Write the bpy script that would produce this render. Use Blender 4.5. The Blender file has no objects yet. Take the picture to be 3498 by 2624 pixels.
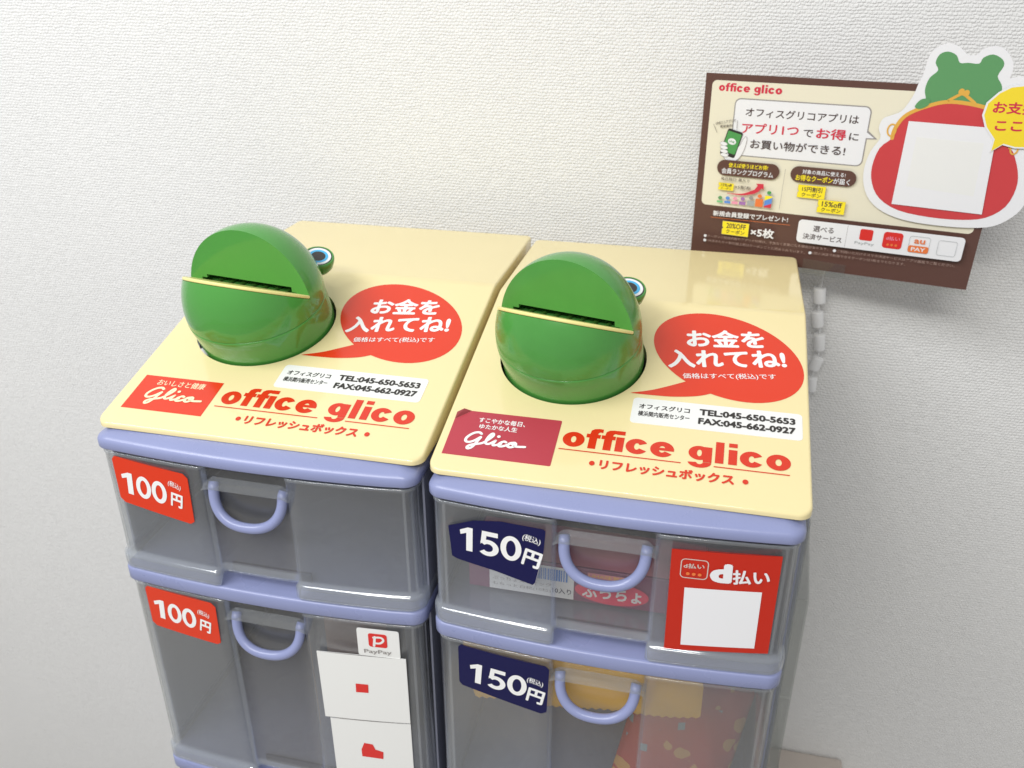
import bpy, bmesh, math, random
from mathutils import Vector, Matrix
random.seed(7)
SC = bpy.context.scene
COL = SC.collection
R = math.radians

# ------------------------------------------------------------------ camera, light, exposure
cam = bpy.data.cameras.new('camera')
cam.sensor_fit = 'HORIZONTAL'; cam.sensor_width = 36.0
cam.lens = 3012.0 / 3498.0 * 36.0
cam.clip_start = 0.02; cam.clip_end = 60
cam.dof.use_dof = True; cam.dof.focus_distance = 0.70; cam.dof.aperture_fstop = 9.0
camo = bpy.data.objects.new('camera', cam); COL.objects.link(camo)
p_, y_, r_ = 0.457, 0.2335, -0.0014
fwd = Vector((-math.sin(y_)*math.cos(p_), math.cos(y_)*math.cos(p_), -math.sin(p_)))
rgt = Vector((math.cos(y_), math.sin(y_), 0)); up = rgt.cross(fwd)
r2 = rgt*math.cos(r_) + up*math.sin(r_); u2 = -rgt*math.sin(r_) + up*math.cos(r_)
CAMPOS = Vector((0.4794, -0.5405, 0.3471))
camo.matrix_world = Matrix((
    (r2.x, u2.x, -fwd.x, CAMPOS.x), (r2.y, u2.y, -fwd.y, CAMPOS.y), (r2.z, u2.z, -fwd.z, CAMPOS.z), (0, 0, 0, 1)))
SC.camera = camo

w = bpy.data.worlds.new('World'); SC.world = w; w.use_nodes = True
w.node_tree.nodes['Background'].inputs[0].default_value = (0.97, 0.975, 0.98, 1)
w.node_tree.nodes['Background'].inputs[1].default_value = 0.47

def area(name, loc, target, sx, sy, power, col):
    l = bpy.data.lights.new(name, 'AREA'); l.shape = 'RECTANGLE'; l.size = sx; l.size_y = sy
    l.energy = power; l.color = col
    o = bpy.data.objects.new(name, l); COL.objects.link(o); o.location = loc
    o.rotation_euler = (Vector(target) - Vector(loc)).to_track_quat('-Z', 'Y').to_euler()
    return o
area('ceiling_lamp', (-0.75, -0.95, 1.45), (-0.1, 0.1, 0), 1.5, 0.55, 30, (0.97, 0.985, 1.0))
area('ceiling_lamp', (0.2, -2.1, 1.7), (0.2, -1.0, 0), 1.25, 0.25, 34, (1.0, 0.985, 0.95))

SC.view_settings.view_transform = 'Standard'
SC.view_settings.look = 'None'
SC.view_settings.exposure = 0.0
SC.view_settings.gamma = 1.0
SC.cycles.transparent_max_bounces = 32
SC.cycles.max_bounces = 10

# ------------------------------------------------------------------ materials
def s2l(c):
    return tuple((v/255/12.92 if v/255 <= 0.04045 else ((v/255+0.055)/1.055)**2.4) for v in c)
MATS = {}
def mat(name, col, rough=0.5, coat=0.0, bump=0.0, bscale=400, spec=0.5, var=0.0, metallic=0.0, sss=0.0):
    if name in MATS: return MATS[name]
    m = bpy.data.materials.new(name); m.use_nodes = True
    nt = m.node_tree; b = nt.nodes['Principled BSDF']
    b.inputs['Base Color'].default_value = (*col, 1)
    b.inputs['Roughness'].default_value = rough
    b.inputs['Coat Weight'].default_value = coat
    b.inputs['Coat Roughness'].default_value = 0.08
    b.inputs['Specular IOR Level'].default_value = spec
    b.inputs['Metallic'].default_value = metallic
    if sss:
        b.inputs['Subsurface Weight'].default_value = sss
        b.inputs['Subsurface Radius'].default_value = (0.004, 0.004, 0.004)
        b.inputs['Subsurface Scale'].default_value = 1.0
    tc = nt.nodes.new('ShaderNodeTexCoord')
    if bump:
        n = nt.nodes.new('ShaderNodeTexNoise'); n.inputs['Scale'].default_value = bscale; n.inputs['Detail'].default_value = 3
        nt.links.new(tc.outputs['Object'], n.inputs['Vector'])
        bp = nt.nodes.new('ShaderNodeBump'); bp.inputs['Strength'].default_value = bump; bp.inputs['Distance'].default_value = 0.001
        nt.links.new(n.outputs['Fac'], bp.inputs['Height']); nt.links.new(bp.outputs['Normal'], b.inputs['Normal'])
    if var:
        n = nt.nodes.new('ShaderNodeTexNoise'); n.inputs['Scale'].default_value = 22; n.inputs['Detail'].default_value = 6
        nt.links.new(tc.outputs['Object'], n.inputs['Vector'])
        mx = nt.nodes.new('ShaderNodeMix'); mx.data_type = 'RGBA'
        mx.inputs[6].default_value = (*[c*(1-var) for c in col], 1); mx.inputs[7].default_value = (*[min(1, c*(1+var)) for c in col], 1)
        nt.links.new(n.outputs['Fac'], mx.inputs[0]); nt.links.new(mx.outputs[2], b.inputs['Base Color'])
        mr = nt.nodes.new('ShaderNodeMapRange'); mr.inputs['To Min'].default_value = rough*0.8; mr.inputs['To Max'].default_value = rough*1.35
        nt.links.new(n.outputs['Fac'], mr.inputs['Value']); nt.links.new(mr.outputs[0], b.inputs['Roughness'])
    MATS[name] = m
    return m

CREAM = mat('cream_plastic', (0.80, 0.685, 0.375), 0.10, var=0.02, bump=0.03, bscale=60, spec=0.5)
PURPLE = mat('lavender_plastic', (0.26, 0.29, 0.49), 0.26, var=0.05, bump=0.08, bscale=900)
GREEN = mat('green_plastic', (0.075, 0.30, 0.055), 0.13, coat=0.12, var=0.08, bump=0.02, bscale=90)
YEL = mat('yellow_plastic', (0.80, 0.72, 0.28), 0.3)
DARK = mat('dark_green_plastic', (0.04, 0.13, 0.02), 0.3)
GREEN2 = mat('scuffed_green_plastic', (0.072, 0.285, 0.055), 0.19, coat=0.1, var=0.2, bump=0.03, bscale=70)
INK = {
    'red': mat('red_vinyl', s2l((216, 54, 20)), 0.22), 'redink': mat('red_ink', s2l((208, 48, 20)), 0.2),
    'crimson': mat('faded_crimson_vinyl', s2l((178, 58, 72)), 0.45, var=0.05), 'white': mat('white_print', (0.84, 0.84, 0.83), 0.35),
    'label': mat('white_label', (0.80, 0.80, 0.78), 0.3), 'black': mat('black_print', (0.025, 0.022, 0.02), 0.4),
    'navy': mat('navy_vinyl', (0.007, 0.007, 0.062), 0.35, spec=0.25), 'darkred': mat('red_pay_card', s2l((190, 34, 10)), 0.35),
    'brown': mat('brown_card', s2l((92, 62, 54)), 0.4), 'cardcream': mat('cream_card', s2l((228, 222, 200)), 0.42),
    'rose': mat('rose_ink', s2l((205, 48, 70)), 0.45), 'yellow': mat('yellow_ink', s2l((248, 226, 40)), 0.4),
    'cardwhite': mat('white_card', (0.80, 0.80, 0.82), 0.4), 'greyline': mat('grey_print', (0.30, 0.28, 0.27), 0.5),
    'pgreen': mat('green_print', s2l((92, 150, 96)), 0.45), 'purse': mat('red_print', s2l((200, 62, 66)), 0.42, var=0.06),
    'gold': mat('gold_print', s2l((222, 170, 72)), 0.4), 'phgreen': mat('phone_green_print', s2l((76, 150, 80)), 0.45),
    'pink': mat('pink_print', s2l((232, 150, 175)), 0.45), 'blue': mat('blue_print', s2l((90, 140, 215)), 0.45),
    'violet': mat('violet_print', s2l((160, 110, 175)), 0.45), 'grey': mat('grey_swatch', s2l((160, 165, 165)), 0.45),
    'orange': mat('orange_print', s2l((228, 120, 60)), 0.45), 'lgreen': mat('light_green_print', s2l((120, 190, 130)), 0.45),
    'eyeblue': mat('eye_blue', s2l((75, 175, 225)), 0.25), 'eyeblack': mat('eye_black', (0.03, 0.028, 0.03), 0.25), 'eyewhite': mat('eye_white', (0.82, 0.83, 0.84), 0.25),
    'plum': mat('plum_print', s2l((120, 50, 95)), 0.35), 'plumlight': mat('pink_carton', s2l((205, 120, 140)), 0.35),
    'magenta': mat('magenta_print', s2l((225, 50, 95)), 0.35), 'paycard': mat('pay_red_print', s2l((215, 45, 40)), 0.4),
}

def plastic(name, tint, haze_col, haze, rough=0.2, ior=1.45):
    """thin moulded clear plastic: mostly lets light through, a little milky, glossy"""
    m = bpy.data.materials.new(name); m.use_nodes = True; nt = m.node_tree
    nt.nodes.clear()
    out = nt.nodes.new('ShaderNodeOutputMaterial')
    tr = nt.nodes.new('ShaderNodeBsdfTransparent'); tr.inputs[0].default_value = (*tint, 1)
    df = nt.nodes.new('ShaderNodeBsdfDiffuse'); df.inputs[0].default_value = (*haze_col, 1)
    tl = nt.nodes.new('ShaderNodeBsdfTranslucent'); tl.inputs[0].default_value = (*haze_col, 1)
    a = nt.nodes.new('ShaderNodeMixShader'); a.inputs[0].default_value = 0.5
    nt.links.new(df.outputs[0], a.inputs[1]); nt.links.new(tl.outputs[0], a.inputs[2])
    b = nt.nodes.new('ShaderNodeMixShader')
    tc = nt.nodes.new('ShaderNodeTexCoord'); no = nt.nodes.new('ShaderNodeTexNoise'); no.inputs['Scale'].default_value = 30; no.inputs['Detail'].default_value = 5
    nt.links.new(tc.outputs['Object'], no.inputs['Vector'])
    mr = nt.nodes.new('ShaderNodeMapRange'); mr.inputs['To Min'].default_value = haze*0.8; mr.inputs['To Max'].default_value = haze*1.2
    nt.links.new(no.outputs['Fac'], mr.inputs['Value'])
    lw0 = nt.nodes.new('ShaderNodeLayerWeight'); lw0.inputs['Blend'].default_value = 0.35
    mul = nt.nodes.new('ShaderNodeMath'); mul.operation = 'MULTIPLY_ADD'; mul.inputs[1].default_value = 0.16
    nt.links.new(lw0.outputs['Facing'], mul.inputs[0]); nt.links.new(mr.outputs[0], mul.inputs[2])
    nt.links.new(mul.outputs[0], b.inputs[0])
    nt.links.new(tr.outputs[0], b.inputs[1]); nt.links.new(a.outputs[0], b.inputs[2])
    gl = nt.nodes.new('ShaderNodeBsdfGlossy'); gl.inputs['Roughness'].default_value = rough; gl.inputs[0].default_value = (1, 1, 1, 1)
    fr = nt.nodes.new('ShaderNodeFresnel'); ge = nt.nodes.new('ShaderNodeNewGeometry')
    io = nt.nodes.new('ShaderNodeMapRange'); io.inputs['To Min'].default_value = ior; io.inputs['To Max'].default_value = 1/ior
    nt.links.new(ge.outputs['Backfacing'], io.inputs['Value']); nt.links.new(io.outputs[0], fr.inputs[0])
    c = nt.nodes.new('ShaderNodeMixShader'); nt.links.new(fr.outputs[0], c.inputs[0])
    nt.links.new(b.outputs[0], c.inputs[1]); nt.links.new(gl.outputs[0], c.inputs[2])
    nt.links.new(c.outputs[0], out.inputs[0])
    MATS[name] = m
    return m
CLEAR = plastic('milky_clear_plastic', (0.96, 0.965, 0.965), (0.66, 0.69, 0.71), 0.13, 0.12)
CLEARB = plastic('thin_clear_plastic', (0.96, 0.96, 0.95), (0.60, 0.60, 0.57), 0.075, 0.12)
CLEARC = plastic('thick_milky_plastic', (0.95, 0.955, 0.96), (0.72, 0.77, 0.82), 0.24, 0.08, 1.75)
ACRY = plastic('clear_acrylic', (0.965, 0.97, 0.965), (0.5, 0.52, 0.5), 0.03, 0.05)
MILK = plastic('milky_white_plastic', (0.9, 0.9, 0.9), (0.92, 0.92, 0.92), 0.9, 0.2)

# ------------------------------------------------------------------ object helpers
def link(o, parent=None):
    COL.objects.link(o)
    if parent is not None: o.parent = parent
    return o
def obj(name, verts, faces, mats, parent=None, mi=None, smooth=False):
    me = bpy.data.meshes.new(name); me.from_pydata([tuple(v) for v in verts], [], faces)
    if not isinstance(mats, (list, tuple)): mats = [mats]
    for m in mats: me.materials.append(m)
    if mi: me.polygons.foreach_set('material_index', mi)
    if smooth: me.polygons.foreach_set('use_smooth', [True]*len(me.polygons))
    me.update()
    return link(bpy.data.objects.new(name, me), parent)
def obj_bm(name, bm, mats, parent=None, smooth=False):
    bmesh.ops.recalc_face_normals(bm, faces=bm.faces)
    me = bpy.data.meshes.new(name); bm.to_mesh(me); bm.free()
    if not isinstance(mats, (list, tuple)): mats = [mats]
    for m in mats: me.materials.append(m)
    if smooth: me.polygons.foreach_set('use_smooth', [True]*len(me.polygons))
    return link(bpy.data.objects.new(name, me), parent)
def thing(name, label, cat, loc=(0, 0, 0), group=None):
    o = bpy.data.objects.new(name, None); o.empty_display_size = 0.05; o.location = loc
    COL.objects.link(o); tag(o, label, cat, group); return o
def tag(o, label, cat, group=None):
    o['label'] = label; o['category'] = cat
    if group: o['group'] = group
    return o
def bevel(o, width, seg=3, ang=35):
    b = o.modifiers.new('bevel', 'BEVEL'); b.width = width; b.segments = seg; b.limit_method = 'ANGLE'; b.angle_limit = R(ang); b.harden_normals = True
    o.data.polygons.foreach_set('use_smooth', [True]*len(o.data.polygons))
def box(name, lo, hi, m, parent=None, bev=0.0):
    x0, y0, z0 = lo; x1, y1, z1 = hi
    v = [(x0,y0,z0),(x1,y0,z0),(x1,y1,z0),(x0,y1,z0),(x0,y0,z1),(x1,y0,z1),(x1,y1,z1),(x0,y1,z1)]
    f = [(0,3,2,1),(4,5,6,7),(0,1,5,4),(1,2,6,5),(2,3,7,6),(3,0,4,7)]
    o = obj(name, v, f, m, parent)
    if bev: bevel(o, bev)
    return o
def loft(loops, cap0=True, cap1=True):
    """closed loops of equal length -> verts, faces"""
    n = len(loops[0]); v = [p for L in loops for p in L]; f = []
    for k in range(len(loops)-1):
        for i in range(n):
            j = (i+1) % n
            f.append((k*n+i, k*n+j, (k+1)*n+j, (k+1)*n+i))
    if cap0: f.append(tuple(reversed(range(n))))
    if cap1: f.append(tuple(range((len(loops)-1)*n, len(loops)*n)))
    return v, f
def tube(path, rad, seg=14, ends=True):
    """sweep a circle along a 3-D path"""
    P = [Vector(p) for p in path]; loops = []; prev = None
    for i, p in enumerate(P):
        t = (P[min(i+1, len(P)-1)] - P[max(i-1, 0)]).normalized()
        if prev is None:
            a = t.orthogonal().normalized()
        else:
            a = (prev - t*prev.dot(t)).normalized()
        prev = a; b = t.cross(a)
        r = rad[i] if isinstance(rad, (list, tuple)) else rad
        loops.append([p + (a*math.cos(2*math.pi*k/seg) + b*math.sin(2*math.pi*k/seg))*r for k in range(seg)])
    return loft(loops, ends, ends)
def revolve(profile, origin, axis, seg=96, cap0=False, cap1=False):
    ax = Vector(axis).normalized(); a = ax.orthogonal().normalized(); b = ax.cross(a); O = Vector(origin)
    loops = [[O + ax*z + (a*math.cos(2*math.pi*k/seg) + b*math.sin(2*math.pi*k/seg))*r for k in range(seg)] for r, z in profile]
    return loft(loops, cap0, cap1)

# ------------------------------------------------------------------ print helper (flat lettering and shapes on a surface)
_tc = {}
def glyphs(s, res):
    k = (s, res)
    if k in _tc: return _tc[k]
    c = bpy.data.curves.new('t', 'FONT'); c.body = s; c.size = 1; c.resolution_u = res
    o = bpy.data.objects.new('t', c); COL.objects.link(o)
    bpy.context.view_layer.update()
    me = bpy.data.meshes.new_from_object(o.evaluated_get(bpy.context.evaluated_depsgraph_get()))
    V = [(v.co.x, v.co.y) for v in me.vertices]; F = [tuple(p.vertices) for p in me.polygons]
    bpy.data.objects.remove(o); bpy.data.curves.remove(c); bpy.data.meshes.remove(me)
    _tc[k] = (V, F)
    return _tc[k]
def catmull(pts, n=6):
    out = []
    for i in range(len(pts)-1):
        p0 = pts[max(i-1, 0)]; p1 = pts[i]; p2 = pts[i+1]; p3 = pts[min(i+2, len(pts)-1)]
        for k in range(n):
            t = k/n
            out.append(tuple(0.5*((2*b) + (-a+c)*t + (2*a-5*b+4*c-d)*t*t + (-a+3*b-3*c+d)*t**3) for a, b, c, d in zip(p0, p1, p2, p3)))
    out.append(tuple(pts[-1]))
    return out
def closed(pts, n=6):
    m = len(pts); ext = [pts[-1]] + list(pts) + [pts[0], pts[1]]; out = []
    for i in range(1, m+1):
        a_, b_, c_, d_ = ext[i-1], ext[i], ext[i+1], ext[i+2]
        for k in range(n):
            t = k/n
            out.append(tuple(0.5*((2*b) + (-a+c)*t + (2*a-5*b+4*c-d)*t*t + (-a+3*b-3*c+d)*t**3) for a, b, c, d in zip(a_, b_, c_, d_)))
    return out
def rrect(x0, y0, x1, y1, r, n=5):
    p = []
    for cx, cy, a0 in ((x1-r, y0+r, -90), (x1-r, y1-r, 0), (x0+r, y1-r, 90), (x0+r, y0+r, 180)):
        for k in range(n+1):
            a = R(a0 + 90*k/n); p.append((cx + r*math.cos(a), cy + r*math.sin(a)))
    return p
def ell(cx, cy, rx, ry, n=40, rot=0.0):
    return [(cx + rx*math.cos(2*math.pi*k/n)*math.cos(rot) - ry*math.sin(2*math.pi*k/n)*math.sin(rot),
             cy + rx*math.cos(2*math.pi*k/n)*math.sin(rot) + ry*math.sin(2*math.pi*k/n)*math.cos(rot)) for k in range(n)]
class Print:
    def __init__(s, fn, lift=0.0002):
        s.fn = fn; s.V = []; s.F = []; s.M = []; s.lift = lift; s.mats = []
    def mi(s, key):
        m = INK[key] if isinstance(key, str) else key
        if m not in s.mats: s.mats.append(m)
        return s.mats.index(m)
    def raw(s, V2, F, key, z=None):
        b = len(s.V); zz = s.lift if z is None else z
        s.V += [s.fn(x, y, zz) for x, y in V2]; s.F += [tuple(b+i for i in f) for f in F]; s.M += [s.mi(key)]*len(F)
    def step(s, d=0.00006): s.lift += d
    def poly(s, pts, key, skirt=0.0, cols=0):
        """filled outline; cols>0 cuts it into columns so that it can follow a curved surface"""
        if cols:
            x0 = min(p[0] for p in pts); x1 = max(p[0] for p in pts)
            bm = bmesh.new(); bm.faces.new([bm.verts.new((x, y, 0)) for x, y in pts])
            for i in range(1, cols):
                g = bm.verts[:] + bm.edges[:] + bm.faces[:]
                bmesh.ops.bisect_plane(bm, geom=g, plane_co=(x0+(x1-x0)*i/cols, 0, 0), plane_no=(1, 0, 0))
            bmesh.ops.triangulate(bm, faces=bm.faces); bm.verts.index_update()
            s.raw([(v.co.x, v.co.y) for v in bm.verts], [tuple(v.index for v in f.verts) for f in bm.faces], key); bm.free()
        else:
            n = len(pts)
            bm = bmesh.new(); bm.faces.new([bm.verts.new((x, y, 0)) for x, y in pts])
            bmesh.ops.triangulate(bm, faces=bm.faces); bm.verts.index_update()
            s.raw([(v.co.x, v.co.y) for v in bm.verts], [tuple(v.index for v in f.verts) for f in bm.faces], key); bm.free()
        if skirt:
            b = len(s.V); n = len(pts)
            s.V += [s.fn(x, y, s.lift) for x, y in pts] + [s.fn(x, y, s.lift-skirt) for x, y in pts]
            for i in range(n):
                j = (i+1) % n; s.F.append((b+i, b+n+i, b+n+j, b+j)); s.M.append(s.mi(key))
        s.step()
    def ring(s, outer, inner, key):
        n = len(outer)
        s.raw(list(outer)+list(inner), [(i, (i+1) % n, n+(i+1) % n, n+i) for i in range(n)], key); s.step()
    def outline(s, pts, wd, key, close=True):
        n = len(pts); V = []; F = []
        for i in range(n):
            a = pts[i-1] if (close or i > 0) else pts[i]; c = pts[(i+1) % n] if (close or i < n-1) else pts[i]
            t = Vector((c[0]-a[0], c[1]-a[1])).normalized(); nx, ny = -t.y, t.x
            V += [(pts[i][0]+nx*wd/2, pts[i][1]+ny*wd/2), (pts[i][0]-nx*wd/2, pts[i][1]-ny*wd/2)]
        for i in range(n if close else n-1):
            j = (i+1) % n; F.append((2*i, 2*i+1, 2*j+1, 2*j))
        s.raw(V, F, key); s.step()
    def stroke(s, pts, wd, key, n=6):
        """round-ended pen stroke"""
        P = catmull(pts, n) if len(pts) > 2 else pts
        for i in range(len(P)-1):
            a, c = P[i], P[i+1]; t = Vector((c[0]-a[0], c[1]-a[1]))
            if t.length < 1e-9: continue
            t.normalize(); nx, ny = -t.y*wd/2, t.x*wd/2
            z = s.lift + (i % 7)*0.000004
            s.raw([(a[0]+nx, a[1]+ny), (a[0]-nx, a[1]-ny), (c[0]-nx, c[1]-ny), (c[0]+nx, c[1]+ny)], [(0, 1, 2, 3)], key, z)
            s.raw(ell(c[0], c[1], wd/2, wd/2, 10), [tuple(range(10))], key, z+0.00003)
        s.raw(ell(P[0][0], P[0][1], wd/2, wd/2, 10), [tuple(range(10))], key, s.lift+0.00003)
        s.step(0.00008)
    def text(s, txt, a, b, h, key, bold=0.0, res=2, ref=None, shear=0.0):
        """a, b: bottom-left and bottom-right of the lettering's own box; h its height"""
        V, F = glyphs(txt, res)
        x0 = min(v[0] for v in V); x1 = max(v[0] for v in V); y0 = min(v[1] for v in V); y1 = max(v[1] for v in V)
        e = Vector((b[0]-a[0], b[1]-a[1])); L = e.length; e /= L; n = Vector((-e.y, e.x))
        sx = (L)/(x1-x0); sy = h/(y1-y0)
        dirs = [(0, 0)] if not bold else [(0, 0)] + [(math.cos(k*math.pi/4), math.sin(k*math.pi/4)) for k in range(8)]
        for k, (dx, dy) in enumerate(dirs):
            W = []
            for x, y in V:
                uu = (x-x0+dx*bold)*sx + shear*(y-y0)*sy; vv = (y-y0+dy*bold)*sy
                W.append((a[0] + e.x*uu + n.x*vv, a[1] + e.y*uu + n.y*vv))
            s.raw(W, F, key, s.lift + k*0.000004)
        s.step(0.00008)
    def build(s, name, parent=None):
        return obj(name, s.V, s.F, s.mats, parent, s.M)

# ------------------------------------------------------------------ the setting
WALL_Y = 0.47; FLOOR_Z = -1.32
def wall_material():
    m = bpy.data.materials.new('woven_wallpaper'); m.use_nodes = True; nt = m.node_tree; b = nt.nodes['Principled BSDF']
    b.inputs['Roughness'].default_value = 0.75; b.inputs['Specular IOR Level'].default_value = 0.25
    tc = nt.nodes.new('ShaderNodeTexCoord')
    mp = nt.nodes.new('ShaderNodeMapping'); mp.inputs['Rotation'].default_value = (R(90), 0, 0)
    nt.links.new(tc.outputs['Object'], mp.inputs['Vector'])
    n1 = nt.nodes.new('ShaderNodeTexNoise'); n1.inputs['Scale'].default_value = 95; n1.inputs['Detail'].default_value = 5
    nt.links.new(mp.outputs[0], n1.inputs['Vector'])
    sub = nt.nodes.new('ShaderNodeVectorMath'); sub.operation = 'SUBTRACT'; sub.inputs[1].default_value = (0.5, 0.5, 0.5)
    nt.links.new(n1.outputs['Color'], sub.inputs[0])
    scl = nt.nodes.new('ShaderNodeVectorMath'); scl.operation = 'SCALE'; scl.inputs['Scale'].default_value = 0.0056
    nt.links.new(sub.outputs[0], scl.inputs[0])
    add = nt.nodes.new('ShaderNodeVectorMath'); add.operation = 'ADD'
    nt.links.new(mp.outputs[0], add.inputs[0]); nt.links.new(scl.outputs[0], add.inputs[1])
    br = nt.nodes.new('ShaderNodeTexBrick'); br.inputs['Scale'].default_value = 1.0
    br.inputs['Color1'].default_value = (1, 1, 1, 1); br.inputs['Color2'].default_value = (0.62, 0.62, 0.62, 1); br.inputs['Mortar'].default_value = (0, 0, 0, 1)
    br.inputs['Mortar Size'].default_value = 0.0013; br.inputs['Mortar Smooth'].default_value = 1.0
    br.inputs['Brick Width'].default_value = 0.0046; br.inputs['Row Height'].default_value = 0.0034
    nt.links.new(add.outputs[0], br.inputs['Vector'])
    n2 = nt.nodes.new('ShaderNodeTexNoise'); n2.inputs['Scale'].default_value = 420; n2.inputs['Detail'].default_value = 4
    mp2 = nt.nodes.new('ShaderNodeMapping'); mp2.inputs['Scale'].default_value = (0.45, 1, 1)
    nt.links.new(mp.outputs[0], mp2.inputs['Vector']); nt.links.new(mp2.outputs[0], n2.inputs['Vector'])
    mx = nt.nodes.new('ShaderNodeMath'); mx.operation = 'MULTIPLY_ADD'; mx.inputs[1].default_value = 1.5
    nt.links.new(n2.outputs['Fac'], mx.inputs[0]); nt.links.new(br.outputs['Color'], mx.inputs[2])
    bp = nt.nodes.new('ShaderNodeBump'); bp.inputs['Strength'].default_value = 0.62; bp.inputs['Distance'].default_value = 0.0012
    nt.links.new(mx.outputs[0], bp.inputs['Height']); nt.links.new(bp.outputs['Normal'], b.inputs['Normal'])
    n3 = nt.nodes.new('ShaderNodeTexNoise'); n3.inputs['Scale'].default_value = 3; n3.inputs['Detail'].default_value = 6
    nt.links.new(mp.outputs[0], n3.inputs['Vector'])
    cr = nt.nodes.new('ShaderNodeMix'); cr.data_type = 'RGBA'
    cr.inputs[6].default_value = (0.785, 0.782, 0.77, 1); cr.inputs[7].default_value = (0.855, 0.85, 0.835, 1)
    nt.links.new(n3.outputs['Fac'], cr.inputs[0]); nt.links.new(cr.outputs[2], b.inputs['Base Color'])
    return m
wl = obj('wall', [(-2.5, WALL_Y, FLOOR_Z), (3, WALL_Y, FLOOR_Z), (3, WALL_Y, 1.8), (-2.5, WALL_Y, 1.8)], [(0, 1, 2, 3)], wall_material())
wl['kind'] = 'structure'
fl = obj('floor', [(-2.5, -3, FLOOR_Z-0.004), (3, -3, FLOOR_Z-0.004), (3, WALL_Y, FLOOR_Z-0.004), (-2.5, WALL_Y, FLOOR_Z-0.004)], [(0, 1, 2, 3)],
         mat('beige_floor', (0.42, 0.40, 0.37), 0.5, var=0.15))
fl['kind'] = 'structure'

# ------------------------------------------------------------------ drawer cabinets
W, D1, H1, D2 = 0.28, 0.2311, 0.0608, 0.1659
SL = math.hypot(D1, H1); TY, TZ = D1/SL, H1/SL           # along the sloping panel
NRM = Vector((0, -TZ, TY))                                # its normal
HOLES = ((0.0832, 0.1500, 0.0640), (0.0862, 0.1492, 0.0626))   # the round holes for the coin boxes
def on_lid(u, s, l): return (u, s*TY + NRM.y*l, s*TZ + NRM.z*l)

LIDX = [0.0]
def lid_outline(inset, n=8):
    """plan of the lid; the two crease points are always at the same indices"""
    rf, rb = 0.0105, 0.007; x0, x1, y0, y1 = LIDX[0]+inset, W-inset, inset, D1+D2-inset
    rf = max(rf-inset, 0.002); rb = max(rb-inset, 0.002); P = []
    for cx, cy, r, a0 in ((x0+rf, y0+rf, rf, 180), (x1-rf, y0+rf, rf, 270)):
        for k in range(n+1):
            a = R(a0+90*k/n); P.append((cx+r*math.cos(a), cy+r*math.sin(a)))
    P.append((x1, D1-0.004)); P.append((x1, D1)); P.append((x1, D1+0.004))
    for cx, cy, r, a0 in ((x1-rb, y1-rb, rb, 0), (x0+rb, y1-rb, rb, 90)):
        for k in range(n+1):
            a = R(a0+90*k/n); P.append((cx+r*math.cos(a), cy+r*math.sin(a)))
    P.append((x0, D1+0.004)); P.append((x0, D1)); P.append((x0, D1-0.004))
    return P
def ztop(y):
    # crease softened over 8 mm
    if y < D1-0.0041: return H1*y/D1
    if y > D1+0.0039: return H1
    t = (y-(D1-0.004))/0.008; za = H1*(D1-0.004)/D1
    return za + (H1/D1)*0.008*(t - t*t/2) if t < 1 else H1
def make_lid(parent, variant):
    HX, HS, HR = HOLES[variant]
    bm = bmesh.new(); prev = None
    ops = [(0.0021, 0.0), (0.0013, 0.00015), (0.0006, 0.0006), (0.00015, 0.0013), (0.0, 0.0021), (0.0, None)]
    for inset, drop in ops:
        L = []
        for (x, y) in lid_outline(inset):
            z = ztop(y)-drop if drop is not None else -0.0043
            L.append(bm.verts.new((x, y, z)))
        if prev:
            for i in range(len(L)):
                j = (i+1) % len(L); f = bm.faces.new((prev[i], prev[j], L[j], L[i])); f.smooth = True
        else:
            top = L
        prev = L
    n = 9
    front = top[:2*n]; cr_r = top[2*n:2*n+3]; back = top[2*n+3:2*n+3+2*n]; cr_l = top[2*n+3+2*n:]
    hole = []
    for k in range(80):
        a = 2*math.pi*k/80; hole.append(bm.verts.new(on_lid(HX+HR*math.cos(a), HS+HR*math.sin(a), 0)))
    loop = [cr_l[2]] + front + [cr_r[0]]
    ed = []
    for i in range(len(loop)):
        a, c = loop[i], loop[(i+1) % len(loop)]
        e = bm.edges.get((a, c)) or bm.edges.new((a, c)); ed.append(e)
    for i in range(80): ed.append(bm.edges.new((hole[i], hole[(i+1) % 80])))
    bmesh.ops.triangle_fill(bm, use_beauty=True, use_dissolve=False, edges=ed, normal=NRM)
    for a, b in ((0, 1), (1, 2)):
        f = bm.faces.new((cr_l[2-a], cr_r[a], cr_r[b], cr_l[2-b])); f.smooth = True
    bm.faces.new([cr_r[2]] + back + [cr_l[0]])
    lipv = [bm.verts.new(on_lid(HX+(HR-0.0002)*math.cos(2*math.pi*k/80), HS+(HR-0.0002)*math.sin(2*math.pi*k/80), -0.009)) for k in range(80)]
    for i in range(80):
        j = (i+1) % 80; bm.faces.new((hole[i], hole[j], lipv[j], lipv[i]))
    return obj_bm('lid', bm, CREAM, parent)

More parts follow.
